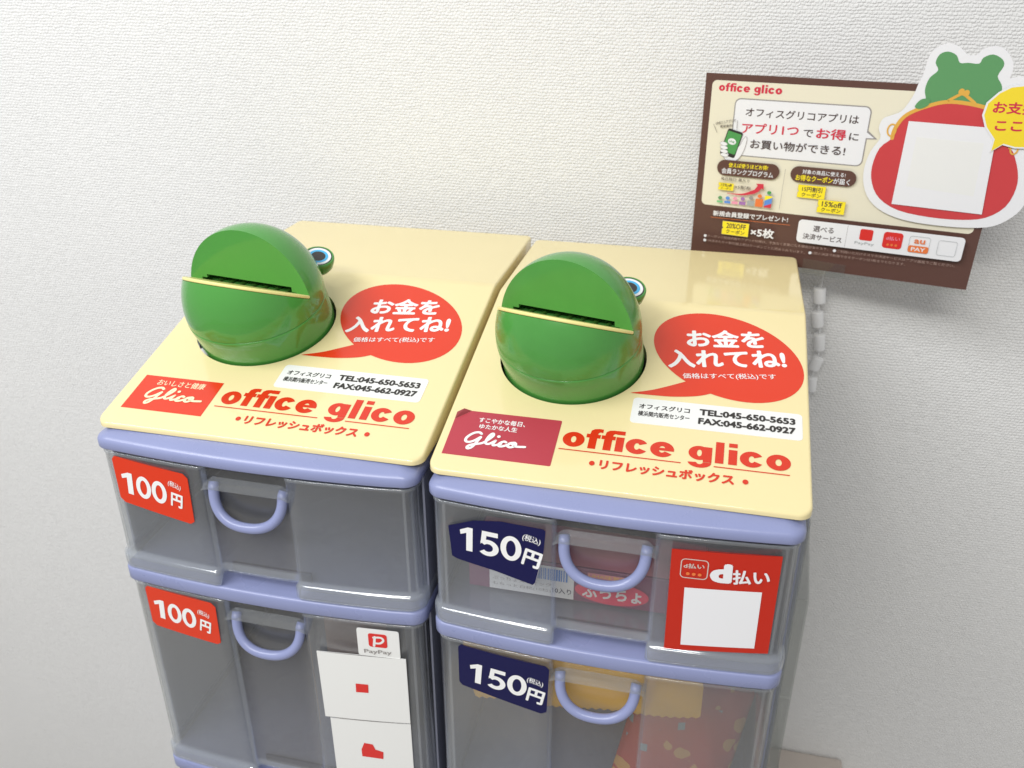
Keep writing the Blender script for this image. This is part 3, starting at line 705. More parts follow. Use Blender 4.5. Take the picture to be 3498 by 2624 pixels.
# ------------------------------------------------------------------ frog coin boxes
AX = NRM.normalized(); LS = Vector((0, TY, TZ)); LX = Vector((1, 0, 0))
EA, EB, EC = 0.0602, 0.0617, 0.0649        # half axes of the rounded head
POSE = ((1.0188, 0.0027, -0.0933, 0.0092), (1.0, 0.0002, -0.2399, -0.0664))   # size, shift, turn and roll of each head
def coin_box(variant, loc, label):
    GREEN = (MATS['green_plastic'], GREEN2)[variant]
    HX, HS, HR = HOLES[variant]; KS, EX, PSI, RHO = POSE[variant]
    HC = Vector(on_lid(HX+EX, HS, 0))
    turn = Matrix.Rotation(PSI, 3, AX); rot = turn @ Matrix.Rotation(RHO, 3, LS)
    X, Y, Z = rot @ LX, rot @ LS, rot @ AX
    SCN = HC + AX*0.0345*KS - (turn @ LS)*0.0089*KS
    AL, BE = 0.1406, 0.6488
    NA = -Y*math.cos(AL)+Z*math.sin(AL); NB = Y*math.sin(BE)+Z*math.cos(BE)
    UA = Y*math.sin(AL)+Z*math.cos(AL)                    # up along the face
    FB = -Y*math.cos(BE)+Z*math.sin(BE)                   # forward along the mouth plate
    # the mouth line, where the two planes meet
    dA, dB = 0.0061*KS, 0.0057*KS
    q = (dB - dA*NA.dot(NB))/UA.dot(NB); PM = SCN + NA*dA + UA*q
    root = thing('coin_box', label, 'coin box', loc, 'green frog coin boxes on the lids')
    hc0 = Vector(on_lid(HX, HS, 0)); off = SCN - hc0; s_off = off.dot(LS); x_off = off.dot(LX); R0 = HR-0.0022
    loops = []
    for z, ra, rb, t in ((-0.022, R0-0.001, R0-0.001, 0), (0.0, R0, R0, 0.0), (0.010, R0-0.0002, R0-0.0001, 0.33), (0.020, 0.0607*KS, 0.0612*KS, 0.70), (0.0290, 0.0602*KS+0.0001, 0.0616*KS, 1.0), (0.0302, 0.0601*KS, 0.0615*KS, 1.0), (0.0306, 0.0596*KS, 0.0610*KS, 1.0), (0.0306, 0.050, 0.050, 1.0)):
        loops.append([hc0 + AX*z + LX*(x_off*t+ra*math.cos(2*math.pi*k/128)) + LS*(s_off*t+rb*math.sin(2*math.pi*k/128)) for k in range(128)])
    v, f = loft(loops, False, False)
    c = obj('collar', v, f, GREEN, root, smooth=True)
    bm = bmesh.new(); bmesh.ops.create_uvsphere(bm, u_segments=128, v_segments=88, radius=1.0)
    M_ = Matrix(((X.x*EA*KS, Y.x*EB*KS, Z.x*EC*KS, SCN.x), (X.y*EA*KS, Y.y*EB*KS, Z.y*EC*KS, SCN.y), (X.z*EA*KS, Y.z*EB*KS, Z.z*EC*KS, SCN.z), (0, 0, 0, 1)))
    bmesh.ops.transform(bm, matrix=M_, verts=bm.verts)
    res = bmesh.ops.bisect_plane(bm, geom=bm.verts[:]+bm.edges[:]+bm.faces[:], plane_co=hc0+AX*0.0310, plane_no=-AX, clear_outer=True)
    bmesh.ops.contextual_create(bm, geom=[e for e in res['geom_cut'] if isinstance(e, bmesh.types.BMEdge)])
    head = obj_bm('head', bm, GREEN, root)
    def prism(pts2, o, u, w_, ax, a0, a1):
        bm = bmesh.new(); P0 = [bm.verts.new(o + u*x + w_*y + ax*a0) for x, y in pts2]; P1 = [bm.verts.new(o + u*x + w_*y + ax*a1) for x, y in pts2]
        bm.faces.new(P0); bm.faces.new(list(reversed(P1)))
        for i in range(len(P0)):
            j = (i+1) % len(P0); bm.faces.new((P0[i], P1[i], P1[j], P0[j]))
        return obj_bm('cutter', bm, GREEN, root)
    c1 = prism([(0, 0), (0.15, 0), (0.15, 0.15), (0, 0.15)], PM, UA, FB, X, -0.1, 0.1)
    c1.data.transform(Matrix.Identity(4))
    prof = [(-0.0475, 0.0003), (0.0475, 0.0003), (0.0475, 0.0042), (0.0432, 0.0046), (0.0432, 0.0090), (-0.0420, 0.0090), (-0.0420, 0.0058), (-0.0475, 0.0058)]
    c2 = prism(prof, PM, X, UA, NA, 0.004, -0.024)
    for c_ in (c1, c2):
        md = head.modifiers.new('cut', 'BOOLEAN'); md.operation = 'DIFFERENCE'; md.object = c_; md.solver = 'EXACT'
    bpy.context.view_layer.update()
    me = bpy.data.meshes.new_from_object(head.evaluated_get(bpy.context.evaluated_depsgraph_get()))
    head.modifiers.clear(); head.data = me; me.name = 'head'
    for c_ in (c1, c2): bpy.data.objects.remove(c_)
    bevel(head, 0.0009, 3, 35)
    # yellow mouth plate: the outline of the head in the plate's plane, in front of the face
    pts = []
    def inside(q):
        d = q-SCN; return (d.dot(X)/EA/KS)**2+(d.dot(Y)/EB/KS)**2+(d.dot(Z)/EC/KS)**2
    def reach(dirv):
        lo, hi = 0.0, 0.15
        for _ in range(40):
            m_ = (lo+hi)/2
            if inside(PM+dirv*m_) < 1: lo = m_
            else: hi = m_
        return lo+0.0001
    for k in range(49):
        a = math.pi*k/48; dv = X*math.cos(a)+FB*math.sin(a); pts.append(PM+dv*reach(dv)+FB*0.0003)
    bm = bmesh.new(); fc = bm.faces.new([bm.verts.new(q + NB*0.0002) for q in pts])
    ex = bmesh.ops.extrude_face_region(bm, geom=[fc]); bmesh.ops.translate(bm, vec=NB*0.0030, verts=[g for g in ex['geom'] if isinstance(g, bmesh.types.BMVert)])
    mp = obj_bm('mouth_plate', bm, YEL, root); bevel(mp, 0.0012, 4, 40)
    tA, uA = X, UA
    # ridged coin guide just inside the slot
    V = []; F = []
    for k in range(7):
        x = -0.034+0.0115*k
        v, f = tube([PM + tA*x + uA*0.0014 - NA*0.004, PM + tA*(x+0.004) + uA*0.0022 - NA*0.020], 0.0017, 10)
        o_ = len(V); V += v; F += [tuple(i+o_ for i in q) for q in f]
    obj('coin_guide', V, F, DARK, root)
    # eyes: round lobes with printed faces
    for sx in (1, -1):
        n = (X*0.22*sx - Y*0.06 + Z*0.97).normalized(); c = SCN + (X*sx*0.0288 + Y*0.0655 + Z*0.0055)*KS
        v, f = revolve([(0.006, -0.0165), (0.0105, -0.0150), (0.0135, -0.0105), (0.0147, -0.0045), (0.0147, -0.0012), (0.0141, 0.0), (0.0132, 0.0003), (0.0128, -0.0003), (0.0, -0.0003)], c, n, 48, True, False)
        e = obj('eye', v, f, GREEN, root, smooth=True)
        a = Vector((0, 0, 1)).cross(n).normalized(); b = n.cross(a)
        pr = Print(lambda x, y, l, a=a, b=b, c=c, n=n: tuple(c + a*x + b*y + n*l), 0.0000)
        pr.poly(ell(0, 0, 0.0127, 0.0127, 40), 'eyeblack'); pr.poly(ell(0, 0, 0.0117, 0.0117, 40), 'eyewhite')
        pr.poly(ell(0, 0, 0.0092, 0.0092, 40), 'eyeblue'); pr.poly(ell(0, 0, 0.0066, 0.0066, 40), 'eyeblack')
        pr.build('eye_print', e)
    return root
coin_box(0, (0, 0, 0), 'green frog head coin box set in the left cream lid')
coin_box(1, O2, 'green frog head coin box set in the right cream lid')

# ------------------------------------------------------------------ poster behind the right cabinet
PX0, PY0, PPH, PZ0, PW, PH_, PT = 0.45421, 0.425, -0.21744, 0.04488, 0.27823, 0.19263, -0.07799
PU = Vector((math.cos(PPH), math.sin(PPH), 0)); PV = Vector((0, math.sin(PT), math.cos(PT))); PV = (PV - PU*PV.dot(PU)*0)
PN = PU.cross(PV).normalized()
if PN.y > 0: PN = -PN
def on_poster(u, v, l): return tuple(Vector((PX0, PY0, PZ0)) + PU*u + PV*v + PN*l)
ps = thing('poster', 'brown and cream landscape poster on a stand behind the right cabinet', 'poster', (0, 0, 0))
p = Print(on_poster, 0.0)
p.poly([(0, 0), (PW, 0), (PW, PH_), (0, PH_)], 'brown', skirt=0.0008)
p.build('card', ps)
p = Print(on_poster, 0.0001)
p.poly(rrect(0.0070, 0.0572, 0.2715, 0.1862, 0.005), 'cardcream')
office_glico(p, 0.0140, 0.0760, 0.1760, 0.36, 'rose')
bub = rrect(0.0315, 0.1125, 0.1612, 0.1702, 0.006)
p.poly(bub, 'greyline'); p.poly([(0.158, 0.1500), (0.1706, 0.1400), (0.158, 0.1392)], 'greyline')
p.poly(rrect(0.0326, 0.1136, 0.1601, 0.1691, 0.0052), 'cardwhite'); p.poly([(0.156, 0.1487), (0.1676, 0.1408), (0.156, 0.1403)], 'cardwhite')
bk = mat('brown_print', s2l((75, 60, 58)), 0.45)
p.text('オフィスグリコアプリは', (0.0435, 0.1530), (0.1510, 0.1528), 0.0085, bk, bold=0.015, res=3)
p.text('アプリ1つ', (0.0418, 0.1362), (0.0970, 0.1376), 0.0100, 'rose', bold=0.02, res=3)
p.text('で', (0.1020, 0.1372), (0.1110, 0.1372), 0.0070, bk, bold=0.012, res=3)
p.text('お得', (0.1143, 0.1366), (0.1415, 0.1366), 0.0100, 'rose', bold=0.02, res=3)
p.text('に', (0.1450, 0.1374), (0.1535, 0.1374), 0.0068, bk, bold=0.012, res=3)
p.text('お買い物ができる!', (0.0518, 0.1214), (0.1435, 0.1218), 0.0092, bk, bold=0.012, res=3)
# hand with telephone
p.poly(closed([(0.0235, 0.1150), (0.0300, 0.1062), (0.0390, 0.1075), (0.0450, 0.1160), (0.0478, 0.1285), (0.0465, 0.1330), (0.0440, 0.1300), (0.0400, 0.1220), (0.0300, 0.1190)], 4), 'cardwhite')
p.outline(closed([(0.0235, 0.1150), (0.0300, 0.1062), (0.0390, 0.1075), (0.0450, 0.1160), (0.0478, 0.1285), (0.0465, 0.1330), (0.0440, 0.1300), (0.0400, 0.1220), (0.0300, 0.1190)], 4), 0.0004, 'greyline')
ph = lambda pts: [(0.0325+(x*0.97+y*0.24), 0.1248+(-x*0.24+y*0.97)) for x, y in pts]
p.poly(ph(rrect(-0.0080, -0.0138, 0.0080, 0.0138, 0.002)), 'black'); p.poly(ph(rrect(-0.0072, -0.0100, 0.0072, 0.0115, 0.001)), 'phgreen')
p.poly(ph(ell(0, 0.002, 0.0042, 0.0032, 20)), 'cardwhite'); p.poly(ph(ell(0, -0.012, 0.0012, 0.0012, 10)), 'cardwhite')
p.text('LINE', ph([(-0.0026, 0.0010)])[0], ph([(0.0026, 0.0010)])[0], 0.0018, 'phgreen', bold=0.02)
for k in range(4):
    q = ell(0.0248+0.0006*k, 0.1240-0.0038*k, 0.0040, 0.0019, 16, -0.15); p.poly(q, 'cardwhite'); p.outline(q, 0.0003, 'greyline')
p.text('LINEミニアプリで', (0.0150, 0.1428), (0.0350, 0.1470), 0.0030, bk, bold=0.01); p.text('簡単操作!', (0.0198, 0.1398), (0.0320, 0.1420), 0.0026, bk, bold=0.01)
p.stroke([(0.0125, 0.1432), (0.0168, 0.1352)], 0.0004, bk, 2); p.stroke([(0.0364, 0.1485), (0.0368, 0.1395)], 0.0004, bk, 2)
# pills
p.poly(rrect(0.0206, 0.0915, 0.0843, 0.1078, 0.0080), 'brown'); p.poly(rrect(0.0954, 0.0920, 0.1585, 0.1082, 0.0080), 'brown')
p.text('使えば使うほどお得!', (0.0325, 0.1005), (0.0725, 0.1010), 0.0046, 'yellow', bold=0.015); p.text('会員ランクプログラム', (0.0258, 0.0935), (0.0785, 0.0935), 0.0058, 'cardwhite', bold=0.015)
p.text('対象の商品に使える!', (0.1068, 0.1010), (0.1480, 0.1012), 0.0044, 'cardwhite', bold=0.012); p.text('お得なクーポン', (0.1010, 0.0938), (0.1368, 0.0938), 0.0060, 'yellow', bold=0.02); p.text('が届く', (0.1375, 0.0938), (0.1530, 0.0938), 0.0058, 'cardwhite', bold=0.015)
p.stroke([(0.0899, 0.1040), (0.0893, 0.0619)], 0.0003, 'greyline', 2)
def coupon(x0, y0, x1, y1, big, small, fs=0.42):
    p.poly([(x0, y0), (x1, y0), (x1, y1), (x0, y1), (x0, (y0+y1)/2+0.0012), (x0+0.0014, (y0+y1)/2), (x0, (y0+y1)/2-0.0012)], 'yellow')
    p.outline([(x0, y0), (x1, y0), (x1, y1), (x0, y1), (x0, (y0+y1)/2+0.0012), (x0+0.0014, (y0+y1)/2), (x0, (y0+y1)/2-0.0012)], 0.0003, 'greyline')
    w_ = x1-x0; h_ = y1-y0
    p.text(big, (x0+w_*0.16, y0+h_*0.50), (x1-w_*0.12, y0+h_*0.50), h_*0.38, bk, bold=0.02); p.text(small, (x0+w_*0.16, y0+h_*0.12), (x1-w_*0.14, y0+h_*0.12), h_*0.30, bk, bold=0.015)
coupon(0.1048, 0.0765, 0.1318, 0.0900, '15円割引', 'クーポン')
coupon(0.1262, 0.0632, 0.1528, 0.0768, '15%off', 'クーポン')
coupon(0.0242, 0.0760, 0.0402, 0.0840, '15%off', 'クーポン')
p.text('毎月発行! 最大で', (0.0262, 0.0868), (0.0560, 0.0868), 0.0034, bk, bold=0.008); p.text('×5配布', (0.0415, 0.0790), (0.0580, 0.0790), 0.0038, bk, bold=0.01)
p.poly(catmull([(0.034, 0.0735), (0.050, 0.0745), (0.062, 0.0800)], 5) + [(0.0648, 0.0845), (0.0628, 0.0865), (0.0705, 0.0868), (0.0712, 0.0805), (0.0690, 0.0820), (0.0665, 0.0785)] + catmull([(0.062, 0.0755), (0.050, 0.0726), (0.034, 0.0730)], 5), 'rose')
for i, (x0, x1, hh, c1) in enumerate([(0.0243, 0.0306, 0.0022, 'lgreen'), (0.0322, 0.0386, 0.0026, 'blue'), (0.0400, 0.0464, 0.0030, 'pink'), (0.0478, 0.0545, 0.0036, 'violet'), (0.0560, 0.0634, 0.0056, 'grey'), (0.0645, 0.0722, 0.0085, 'orange'), (0.0737, 0.0810, 0.0130, 'blue')]):
    rect(p, x0, 0.0624, x1, 0.0624+hh, c1)
    p.poly(ell((x0+x1)/2, 0.0624+hh+0.0030, 0.0022, 0.0020, 14), ['pgreen', 'blue', 'pink', 'violet', 'greyline', 'orange', 'phgreen'][i])
p.poly([(0.0737, 0.0624), (0.0810, 0.0624), (0.0810, 0.0672), (0.0737, 0.0640)], 'rose'); p.poly([(0.0737, 0.0700), (0.0810, 0.0735), (0.0810, 0.0752), (0.0737, 0.0752)], 'yellow')
# bottom band
p.text('新規会員登録でプレゼント!', (0.0220, 0.0474), (0.0998, 0.0492), 0.0058, 'cardwhite', bold=0.02)
p.stroke([(0.0197, 0.0455), (0.1024, 0.0468)], 0.0004, 'orange', 2)
coupon(0.0330, 0.0282, 0.0612, 0.0430, '20%OFF', 'クーポン')
p.text('×5枚', (0.0640, 0.0298), (0.0876, 0.0300), 0.0098, 'cardwhite', bold=0.03)
fade = mat('faint_print', s2l((165, 140, 130)), 0.5)
p.text('クーポンの配信内容やアプリの仕様は、予告なく変更になる場合があります。', (0.0180, 0.0228), (0.1440, 0.0246), 0.0030, fade, bold=0.0, res=1)
p.text('1決済あたりの割引額上限はクーポンごとに定められています。', (0.0180, 0.0178), (0.1215, 0.0178), 0.0030, fade, bold=0.0, res=1)
p.text('ご利用いただけるスマホ決済サービスはアプリ画面でご覧ください。', (0.1530, 0.0240), (0.2631, 0.0238), 0.0030, fade, bold=0.0, res=1)
p.text('1回の決済で利用できるクーポンは1枚までとなります。', (0.1295, 0.0186), (0.2188, 0.0190), 0.0030, fade, bold=0.0, res=1)
for q in ((0.0158, 0.0242), (0.0158, 0.0192), (0.1503, 0.0256), (0.1268, 0.0200)): p.poly(ell(q[0], q[1], 0.0016, 0.0016, 14), 'cardwhite')
p.poly(rrect(0.1110, 0.0302, 0.2668, 0.0548, 0.004), 'cardwhite')
p.stroke([(0.1592, 0.0540), (0.1592, 0.0312)], 0.0003, 'greyline', 2)
p.text('選べる', (0.1262, 0.0435), (0.1462, 0.0435), 0.0062, bk, bold=0.012, res=3); p.text('決済サービス', (0.1172, 0.0345), (0.1554, 0.0345), 0.0062, bk, bold=0.012, res=3)
p.poly(rrect(0.1715, 0.0405, 0.1838, 0.0522, 0.002), 'paycard'); p.text('PayPay', (0.1680, 0.0352), (0.1865, 0.0352), 0.0035, 'grey')
p.poly(rrect(0.1938, 0.0355, 0.2118, 0.0522, 0.003), 'paycard'); p.text('d払い', (0.1965, 0.0440), (0.2092, 0.0440), 0.0040, 'pink', bold=0.01)
for i in range(3): p.poly(ell(0.1990+i*0.0038, 0.0392, 0.0013, 0.0013, 10), 'orange')
p.outline(rrect(0.2180, 0.0345, 0.2365, 0.0510, 0.002), 0.0003, 'grey'); p.poly(rrect(0.2180, 0.0345, 0.2365, 0.0415, 0.002), 'orange'); p.text('PAY', (0.2210, 0.0362), (0.2335, 0.0362), 0.0036, 'cardwhite', bold=0.02); p.text('au', (0.2225, 0.0440), (0.2320, 0.0440), 0.0040, 'orange', bold=0.02)
p.outline(rrect(0.2440, 0.0350, 0.2605, 0.0500, 0.002), 0.0003, 'grey')
p.build('printed_face', ps)
# clear clip at its lower edge
v = [on_poster(0.121, 0.0115, 0.002), on_poster(0.1635, 0.0100, 0.002), on_poster(0.1635, -0.003, 0.002), on_poster(0.121, -0.003, 0.002)]
o = obj('clip', v, [(0, 1, 2, 3)], ACRY, ps); sd = o.modifiers.new('s', 'SOLIDIFY'); sd.thickness = 0.001
v = [on_poster(-0.003, 0.0, 0.0011), on_poster(PW+0.002, 0.0, 0.0011), on_poster(PW+0.002, -0.0055, 0.0011), on_poster(-0.003, -0.0055, 0.0011)]
o = obj('clear_rail', v, [(0, 1, 2, 3)], ACRY, ps); sd = o.modifiers.new('s', 'SOLIDIFY'); sd.thickness = 0.0012
# leg of the stand reaching down behind the cabinet, so that the poster stands on something
box('stand_leg', (0.478, 0.4300, FLOOR_Z), (0.490, 0.4330, 0.050), ACRY, ps)

# die-cut card stuck over the poster
cc = thing('cutout_card', 'die-cut white bordered card showing a red clasp purse and yellow bubble', 'cutout card', (0, 0, 0))
outl = [(0.2000,0.2134),(0.2019,0.2207),(0.2064,0.2258),(0.2139,0.2289),(0.2224,0.2271),(0.2287,0.2225),(0.2320,0.2198),(0.2386,0.2201),(0.2428,0.2251),(0.2512,0.2282),(0.2596,0.2258),(0.2677,0.2165),(0.2696,0.2082),(0.2690,0.2022),(0.2753,0.2036),(0.2840,0.2050),(0.3000,0.2050),(0.3160,0.2000),(0.3290,0.1890),(0.3330,0.1740),(0.3260,0.1580),(0.3130,0.1470),(0.3030,0.1430),(0.3060,0.1300),(0.3090,0.1090),(0.3069,0.0915),(0.3006,0.0796),(0.2869,0.0686),(0.2664,0.0643),(0.2372,0.0632),(0.2097,0.0649),(0.1885,0.0709),(0.1742,0.0812),(0.1662,0.0956),(0.1638,0.1121),(0.1666,0.1287),(0.1732,0.1421),(0.1701,0.1514),(0.1722,0.1601),(0.1789,0.1637),(0.1869,0.1681),(0.1922,0.1776),(0.1950,0.1853),(0.1964,0.1928),(0.1992,0.2032)]
p = Print(on_poster, 0.0030); p.poly(closed(outl, 3), 'cardwhite', skirt=0.0010); p.build('card', cc)
p = Print(on_poster, 0.0032)
head = [(0.2047,0.1829),(0.2030,0.1902),(0.2049,0.1992),(0.2105,0.2060),(0.2071,0.2123),(0.2090,0.2195),(0.2153,0.2222),(0.2227,0.2194),(0.2267,0.2132),(0.2334,0.2135),(0.2422,0.2132),(0.2443,0.2182),(0.2515,0.2213),(0.2596,0.2175),(0.2618,0.2120),(0.2590,0.2035),(0.2636,0.1966),(0.2648,0.1900),(0.2600,0.1740),(0.2300,0.1700),(0.2100,0.1740)]
p.poly(closed(head, 3), 'pgreen')
purse = [(0.1835,0.1430),(0.1742,0.1326),(0.1706,0.1144),(0.1735,0.0981),(0.1830,0.0839),(0.2018,0.0742),(0.2297,0.0707),(0.2576,0.0713),(0.2782,0.0758),(0.2922,0.0881),(0.2968,0.1062),(0.2945,0.1216),(0.2872,0.1379),(0.2833,0.1428)]
fr_ = [(0.2810,0.1560),(0.2700,0.1690),(0.2544,0.1762),(0.2271,0.1788),(0.2085,0.1739),(0.1917,0.1644),(0.1850,0.1524)]
p.poly(closed(purse+fr_, 3), 'purse')
p.stroke([(0.2833,0.1428),(0.2810,0.1560),(0.2700,0.1690),(0.2544,0.1765),(0.2271,0.1794),(0.2085,0.1745),(0.1917,0.1650),(0.1845,0.1524),(0.1835,0.1430)], 0.0034, 'gold')
p.stroke([(0.2240,0.1800),(0.2310,0.1850),(0.2350,0.1868),(0.2400,0.1840),(0.2460,0.1795)], 0.0026, 'gold')
p.poly(ell(0.2335, 0.1885, 0.0026, 0.0030, 18), 'gold'); p.poly(ell(0.2378, 0.1878, 0.0024, 0.0028, 18), 'gold')
p.outline(ell(0.1818, 0.1505, 0.0036, 0.0055, 24), 0.0014, 'gold'); p.outline(ell(0.2868, 0.1420, 0.0030, 0.0050, 24), 0.0014, 'gold')
p.poly(closed([(0.1975,0.1734),(0.2017,0.1800),(0.2087,0.1805),(0.2085,0.1752),(0.2021,0.1715)], 5), 'pgreen')
p.build('purse_print', cc)
p = Print(on_poster, 0.0044)
p.poly([(0.1948,0.0802),(0.2746,0.0790),(0.2694,0.1590),(0.1950,0.1600)], 'cardwhite', skirt=0.0006)
p.poly([(0.2045, 0.1020-0.003), (0.2640, 0.0955), (0.2615, 0.1450), (0.2045, 0.1462)], 'label', skirt=0.0003)
p.build('white_square', cc)
p = Print(on_poster, 0.0052)
yb = [(0.2722,0.1949),(0.2642,0.1895),(0.2570,0.1803),(0.2560,0.1699),(0.2604,0.1598),(0.2692,0.1495),(0.2688,0.1388),(0.2771,0.1461),(0.2869,0.1440),(0.3020,0.1450),(0.3160,0.1520),(0.3260,0.1640),(0.3270,0.1780),(0.3180,0.1910),(0.3040,0.1970),(0.2870,0.1975)]
def scale_pts(P_, cx, cy, k): return [(cx+(x-cx)*k, cy+(y-cy)*k) for x, y in P_]
p.poly(scale_pts(yb, 0.291, 0.171, 1.05), 'cardwhite', skirt=0.0006); p.poly(yb, mat('yellow_bubble', s2l((240, 214, 48)), 0.4))
p.text('お支払いは', (0.2620, 0.1725), (0.3200, 0.1730), 0.0098, 'rose', bold=0.03, res=3)
p.text('ここから!', (0.2672, 0.1575), (0.3180, 0.1590), 0.0088, 'rose', bold=0.03, res=3)
p.build('yellow_bubble', cc)

# ------------------------------------------------------------------ things around the cabinets
bs = thing('plastic_chain', 'string of five white plastic cylinders hanging by the wall under the poster', 'chain', (0, 0, 0))
chain = [((0.3140, 0.0120), (0.3160, -0.0060), 0.0068), ((0.3150, -0.0160), (0.3185, -0.0345), 0.0068), ((0.3215, -0.0430), (0.3240, -0.0630), 0.0066), ((0.3255, -0.0720), (0.3205, -0.0880), 0.0066), ((0.3215, -0.0980), (0.3225, -0.1160), 0.0058)]
for a, b, r_c in chain:
    A = Vector((a[0]+O2[0], 0.4450, a[1]+O2[2])); B = Vector((b[0]+O2[0], 0.4450, b[1]+O2[2])); t = (B-A)
    v, f = tube([A, A+t*0.03, A+t*0.08, A+t*0.92, A+t*0.97, B], [r_c*0.86, r_c*0.96, r_c, r_c, r_c*0.96, r_c*0.86], 24)
    obj('cylinder', v, f, mat('white_tube_plastic', (0.84, 0.84, 0.84), 0.25, sss=0.3), bs, smooth=True)
v, f = tube([(0.600, 0.445, 0.035), (0.5995, 0.445, 0.012), (0.6008, 0.445, -0.015), (0.606, 0.445, -0.042), (0.609, 0.445, -0.072), (0.606, 0.445, -0.10), (0.606, 0.445, -0.13)], 0.0011, 8)
obj('string', v, f, MILK, bs)

def pocket(loc, label, x1, y0, y1, z0, z1a, z1b):
    t = thing('clear_pocket', label, 'pocket holder', loc, 'clear pockets on the side of the right cabinet')
    def pl(name, V, th=0.0014):
        o = obj(name, V, [tuple(range(len(V)))], ACRY, t); s_ = o.modifiers.new('s', 'SOLIDIFY'); s_.thickness = th; s_.offset = 0
    pl('outer_wall', [(x1, y0, z0), (x1, y1, z0), (x1, y1, z1b), (x1, y0, z1a)])
    pl('front_wall', [(0.0, y0, z0), (x1-0.001, y0, z0), (x1-0.001, y0, z1a), (0.0, y0, z1a)])
    pl('back_wall', [(0.0, y1, z0), (x1-0.001, y1, z0), (x1-0.001, y1, z1b), (0.0, y1, z1b)])
    pl('inner_wall', [(0.0, y0, z0), (0.0, y1, z0), (0.0, y1, z1b), (0.0, y0, z1a)])
    return t
PX = O2[0]+0.2800
pocket((PX, 0, 0), 'clear acrylic side pocket, the upper one on the right cabinet', 0.024, 0.10, 0.24, -0.40, -0.155, -0.090)
pocket((PX, 0, 0), 'clear acrylic side pocket, the lower one on the right cabinet', 0.034, 0.10, 0.24, -0.70, -0.425, -0.405)
o = box('clear_side_sheet', (O2[0]+XR+0.0012, 0.004, -0.78), (O2[0]+XR+0.0024, 0.385, -0.012), ACRY)
tag(o, 'clear plastic sheet standing against the right side of the right cabinet', 'plastic sheet')

o = box('floor_box', (0.55, 0.455-0.05, FLOOR_Z), (0.738, WALL_Y-0.002, -0.722), mat('pinkish_beige', (0.55, 0.49, 0.44), 0.5, var=0.05), None, 0.004)
tag(o, 'pinkish beige box standing against the wall low beside the right cabinet', 'box')

# contents of the drawers
ox, oy, oz = O2
def on_carton(x, z, l): return (ox+x, oy+0.030-l, oz+z)
cb = thing('candy_carton', 'pink and plum candy carton with white label inside the upper right drawer', 'carton', (0, 0, 0))
box('carton', (ox+0.022, oy+0.0302, oz-0.1300), (ox+0.215, oy+0.085, oz-0.0960), INK['plum'], cb, 0.0008)
p = Print(on_carton, 0.0003)
p.poly([(0.0400, -0.1290), (0.1110, -0.1290), (0.1110, -0.0985), (0.0400, -0.0985)], 'cardwhite')
p.text('ぷっちょスティック', (0.0425, -0.1195), (0.0920, -0.1195), 0.0038, 'greyline'); p.text('もちっと白桃(10粒)', (0.0425, -0.1255), (0.0920, -0.1255), 0.0038, 'greyline')
p.text('10入り', (0.0935, -0.1245), (0.1090, -0.1245), 0.0055, 'navy', bold=0.01)
x = 0.0620
while x < 0.1060:
    wd = random.choice([0.0006, 0.001, 0.0015]); rect(p, x, -0.1120, x+wd, -0.1005, 'blue'); x += wd+random.choice([0.0006, 0.001])
p.poly(ell(0.1420, -0.1165, 0.0300, 0.0115, 40), 'magenta')
p.text('ぷっちょ', (0.1185, -0.1235), (0.1660, -0.1225), 0.0125, 'cardwhite', bold=0.03, res=3)
p.poly([(0.1220, -0.1035), (0.1560, -0.1035), (0.1560, -0.0985), (0.1220, -0.0985)], 'plumlight')
p.text('UHA味覚糖', (0.1230, -0.1030), (0.1540, -0.1030), 0.0040, 'gold', bold=0.01)
p.build('printed_front', cb)
p = Print(lambda x, y, l: (ox+x, oy+y, oz-0.0960+l), 0.0003)
p.poly([(0.024, 0.032), (0.213, 0.032), (0.213, 0.083), (0.024, 0.083)], 'plumlight'); p.build('printed_top', cb)

def packet(name, label, cat, cx, cy, cz, wx, wz, th, rot, m, jag, parts=()):
    """pillow-shaped sealed bag with pinked ends, standing in the drawer"""
    nx, nz = 56, 20; V = []; F = []
    rnd = random.Random(int(abs(cx)*1e5))
    for side in (-1, 1):
        for j in range(nz+1):
            for i in range(nx+1):
                a = i/nx*2-1; b = j/nz*2-1
                e = max(0.0, (1-abs(a)**3))*max(0.0, (1-max(0, abs(b)-0.12)**2.2*1.15))
                z = b*wz/2
                if j in (0, nz): z += (jag if i % 2 else -jag)*(1 if j else -1)
                V.append((a*wx/2*(1-0.03*abs(b)), side*(th/2*e**0.6+0.0003) + 0.0012*math.sin(9*a+5*b)*e, z + 0.0012*math.sin(7*a)))
    n1 = (nx+1)*(nz+1)
    for s_ in (0, 1):
        for j in range(nz):
            for i in range(nx):
                q = [s_*n1+j*(nx+1)+i, s_*n1+j*(nx+1)+i+1, s_*n1+(j+1)*(nx+1)+i+1, s_*n1+(j+1)*(nx+1)+i]
                F.append(tuple(q if s_ == 0 else reversed(q)))
    M_ = Matrix.Translation((ox+cx, oy+cy, oz+cz)) @ Matrix.Rotation(rot[1], 4, 'Y') @ Matrix.Rotation(rot[0], 4, 'X')
    V = [tuple(M_ @ Vector(v)) for v in V]
    o = obj(name, V, F, m, None, smooth=True)
    return tag(o, label, cat)
foil_y = mat('yellow_foil', s2l((232, 178, 40)), 0.25, bump=0.5, bscale=60)
packet('candy_packet', 'yellow foil packet with pinked edges at the front of the lower right drawer', 'packet', 0.121, 0.021, -0.2030, 0.204, 0.074, 0.014, (R(6), R(-6.0)), foil_y, 0.0012)
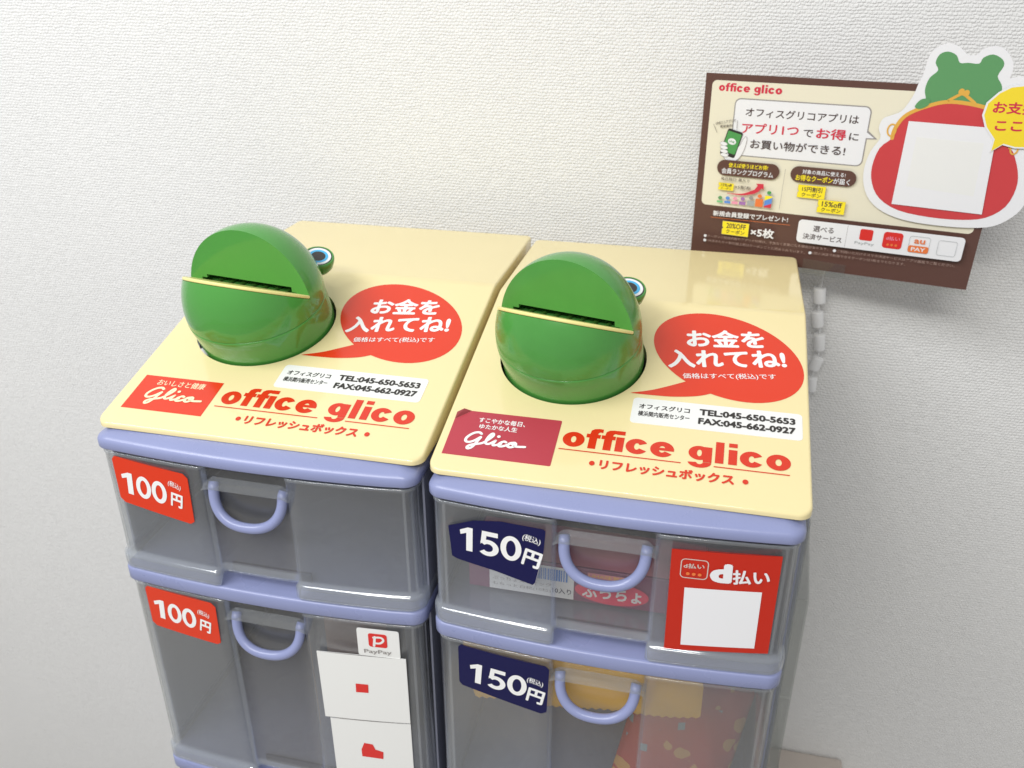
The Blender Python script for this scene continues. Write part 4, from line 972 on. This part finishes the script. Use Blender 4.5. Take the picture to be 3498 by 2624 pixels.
def bag_mat():
    m = bpy.data.materials.new('red_snack_film'); m.use_nodes = True; nt = m.node_tree; b = nt.nodes['Principled BSDF']
    tc = nt.nodes.new('ShaderNodeTexCoord'); vo = nt.nodes.new('ShaderNodeTexVoronoi'); vo.inputs['Scale'].default_value = 38; vo.inputs['Randomness'].default_value = 1.0
    nt.links.new(tc.outputs['Object'], vo.inputs['Vector'])
    mr = nt.nodes.new('ShaderNodeMath'); mr.operation = 'LESS_THAN'; mr.inputs[1].default_value = 0.30; nt.links.new(vo.outputs['Distance'], mr.inputs[0])
    mx = nt.nodes.new('ShaderNodeMix'); mx.data_type = 'RGBA'; mx.inputs[6].default_value = (*s2l((165, 36, 28)), 1); mx.inputs[7].default_value = (*s2l((190, 140, 70)), 1)
    nt.links.new(mr.outputs[0], mx.inputs[0])
    nw = nt.nodes.new('ShaderNodeTexNoise'); nw.inputs['Scale'].default_value = 55; nt.links.new(tc.outputs['Object'], nw.inputs['Vector'])
    av = nt.nodes.new('ShaderNodeVectorMath'); av.operation = 'MULTIPLY_ADD'; av.inputs[1].default_value = (0.014, 0.014, 0.014); nt.links.new(nw.outputs['Color'], av.inputs[0]); nt.links.new(tc.outputs['Object'], av.inputs[2]); nt.links.new(av.outputs[0], vo.inputs['Vector'])
    v2 = nt.nodes.new('ShaderNodeTexVoronoi'); v2.inputs['Scale'].default_value = 47; v2.distance = 'CHEBYCHEV'; nt.links.new(tc.outputs['Object'], v2.inputs['Vector'])
    m2 = nt.nodes.new('ShaderNodeMath'); m2.operation = 'LESS_THAN'; m2.inputs[1].default_value = 0.15; nt.links.new(v2.outputs['Distance'], m2.inputs[0])
    mb = nt.nodes.new('ShaderNodeMix'); mb.data_type = 'RGBA'; mb.inputs[7].default_value = (*s2l((120, 140, 150)), 1); nt.links.new(m2.outputs[0], mb.inputs[0]); nt.links.new(mx.outputs[2], mb.inputs[6])
    nt.links.new(mb.outputs[2], b.inputs['Base Color']); b.inputs['Roughness'].default_value = 0.22
    n = nt.nodes.new('ShaderNodeTexNoise'); n.inputs['Scale'].default_value = 45; nt.links.new(tc.outputs['Object'], n.inputs['Vector'])
    bp = nt.nodes.new('ShaderNodeBump'); bp.inputs['Strength'].default_value = 0.6; bp.inputs['Distance'].default_value = 0.003
    nt.links.new(n.outputs['Fac'], bp.inputs['Height']); nt.links.new(bp.outputs['Normal'], b.inputs['Normal'])
    return m
packet('snack_bag', 'red snack bag with cream patches leaning inside the lower right drawer', 'snack bag', 0.210, 0.078, -0.3130, 0.104, 0.130, 0.036, (R(-20), R(13)), bag_mat(), 0.001)
o = box('small_carton', (0.150, 0.060, -0.3655), (0.215, 0.105, -0.215), mat('brown_carton', s2l((120, 84, 66)), 0.5, var=0.1), None, 0.001)
tag(o, 'brown carton standing inside the lower drawer of the left cabinet', 'carton')
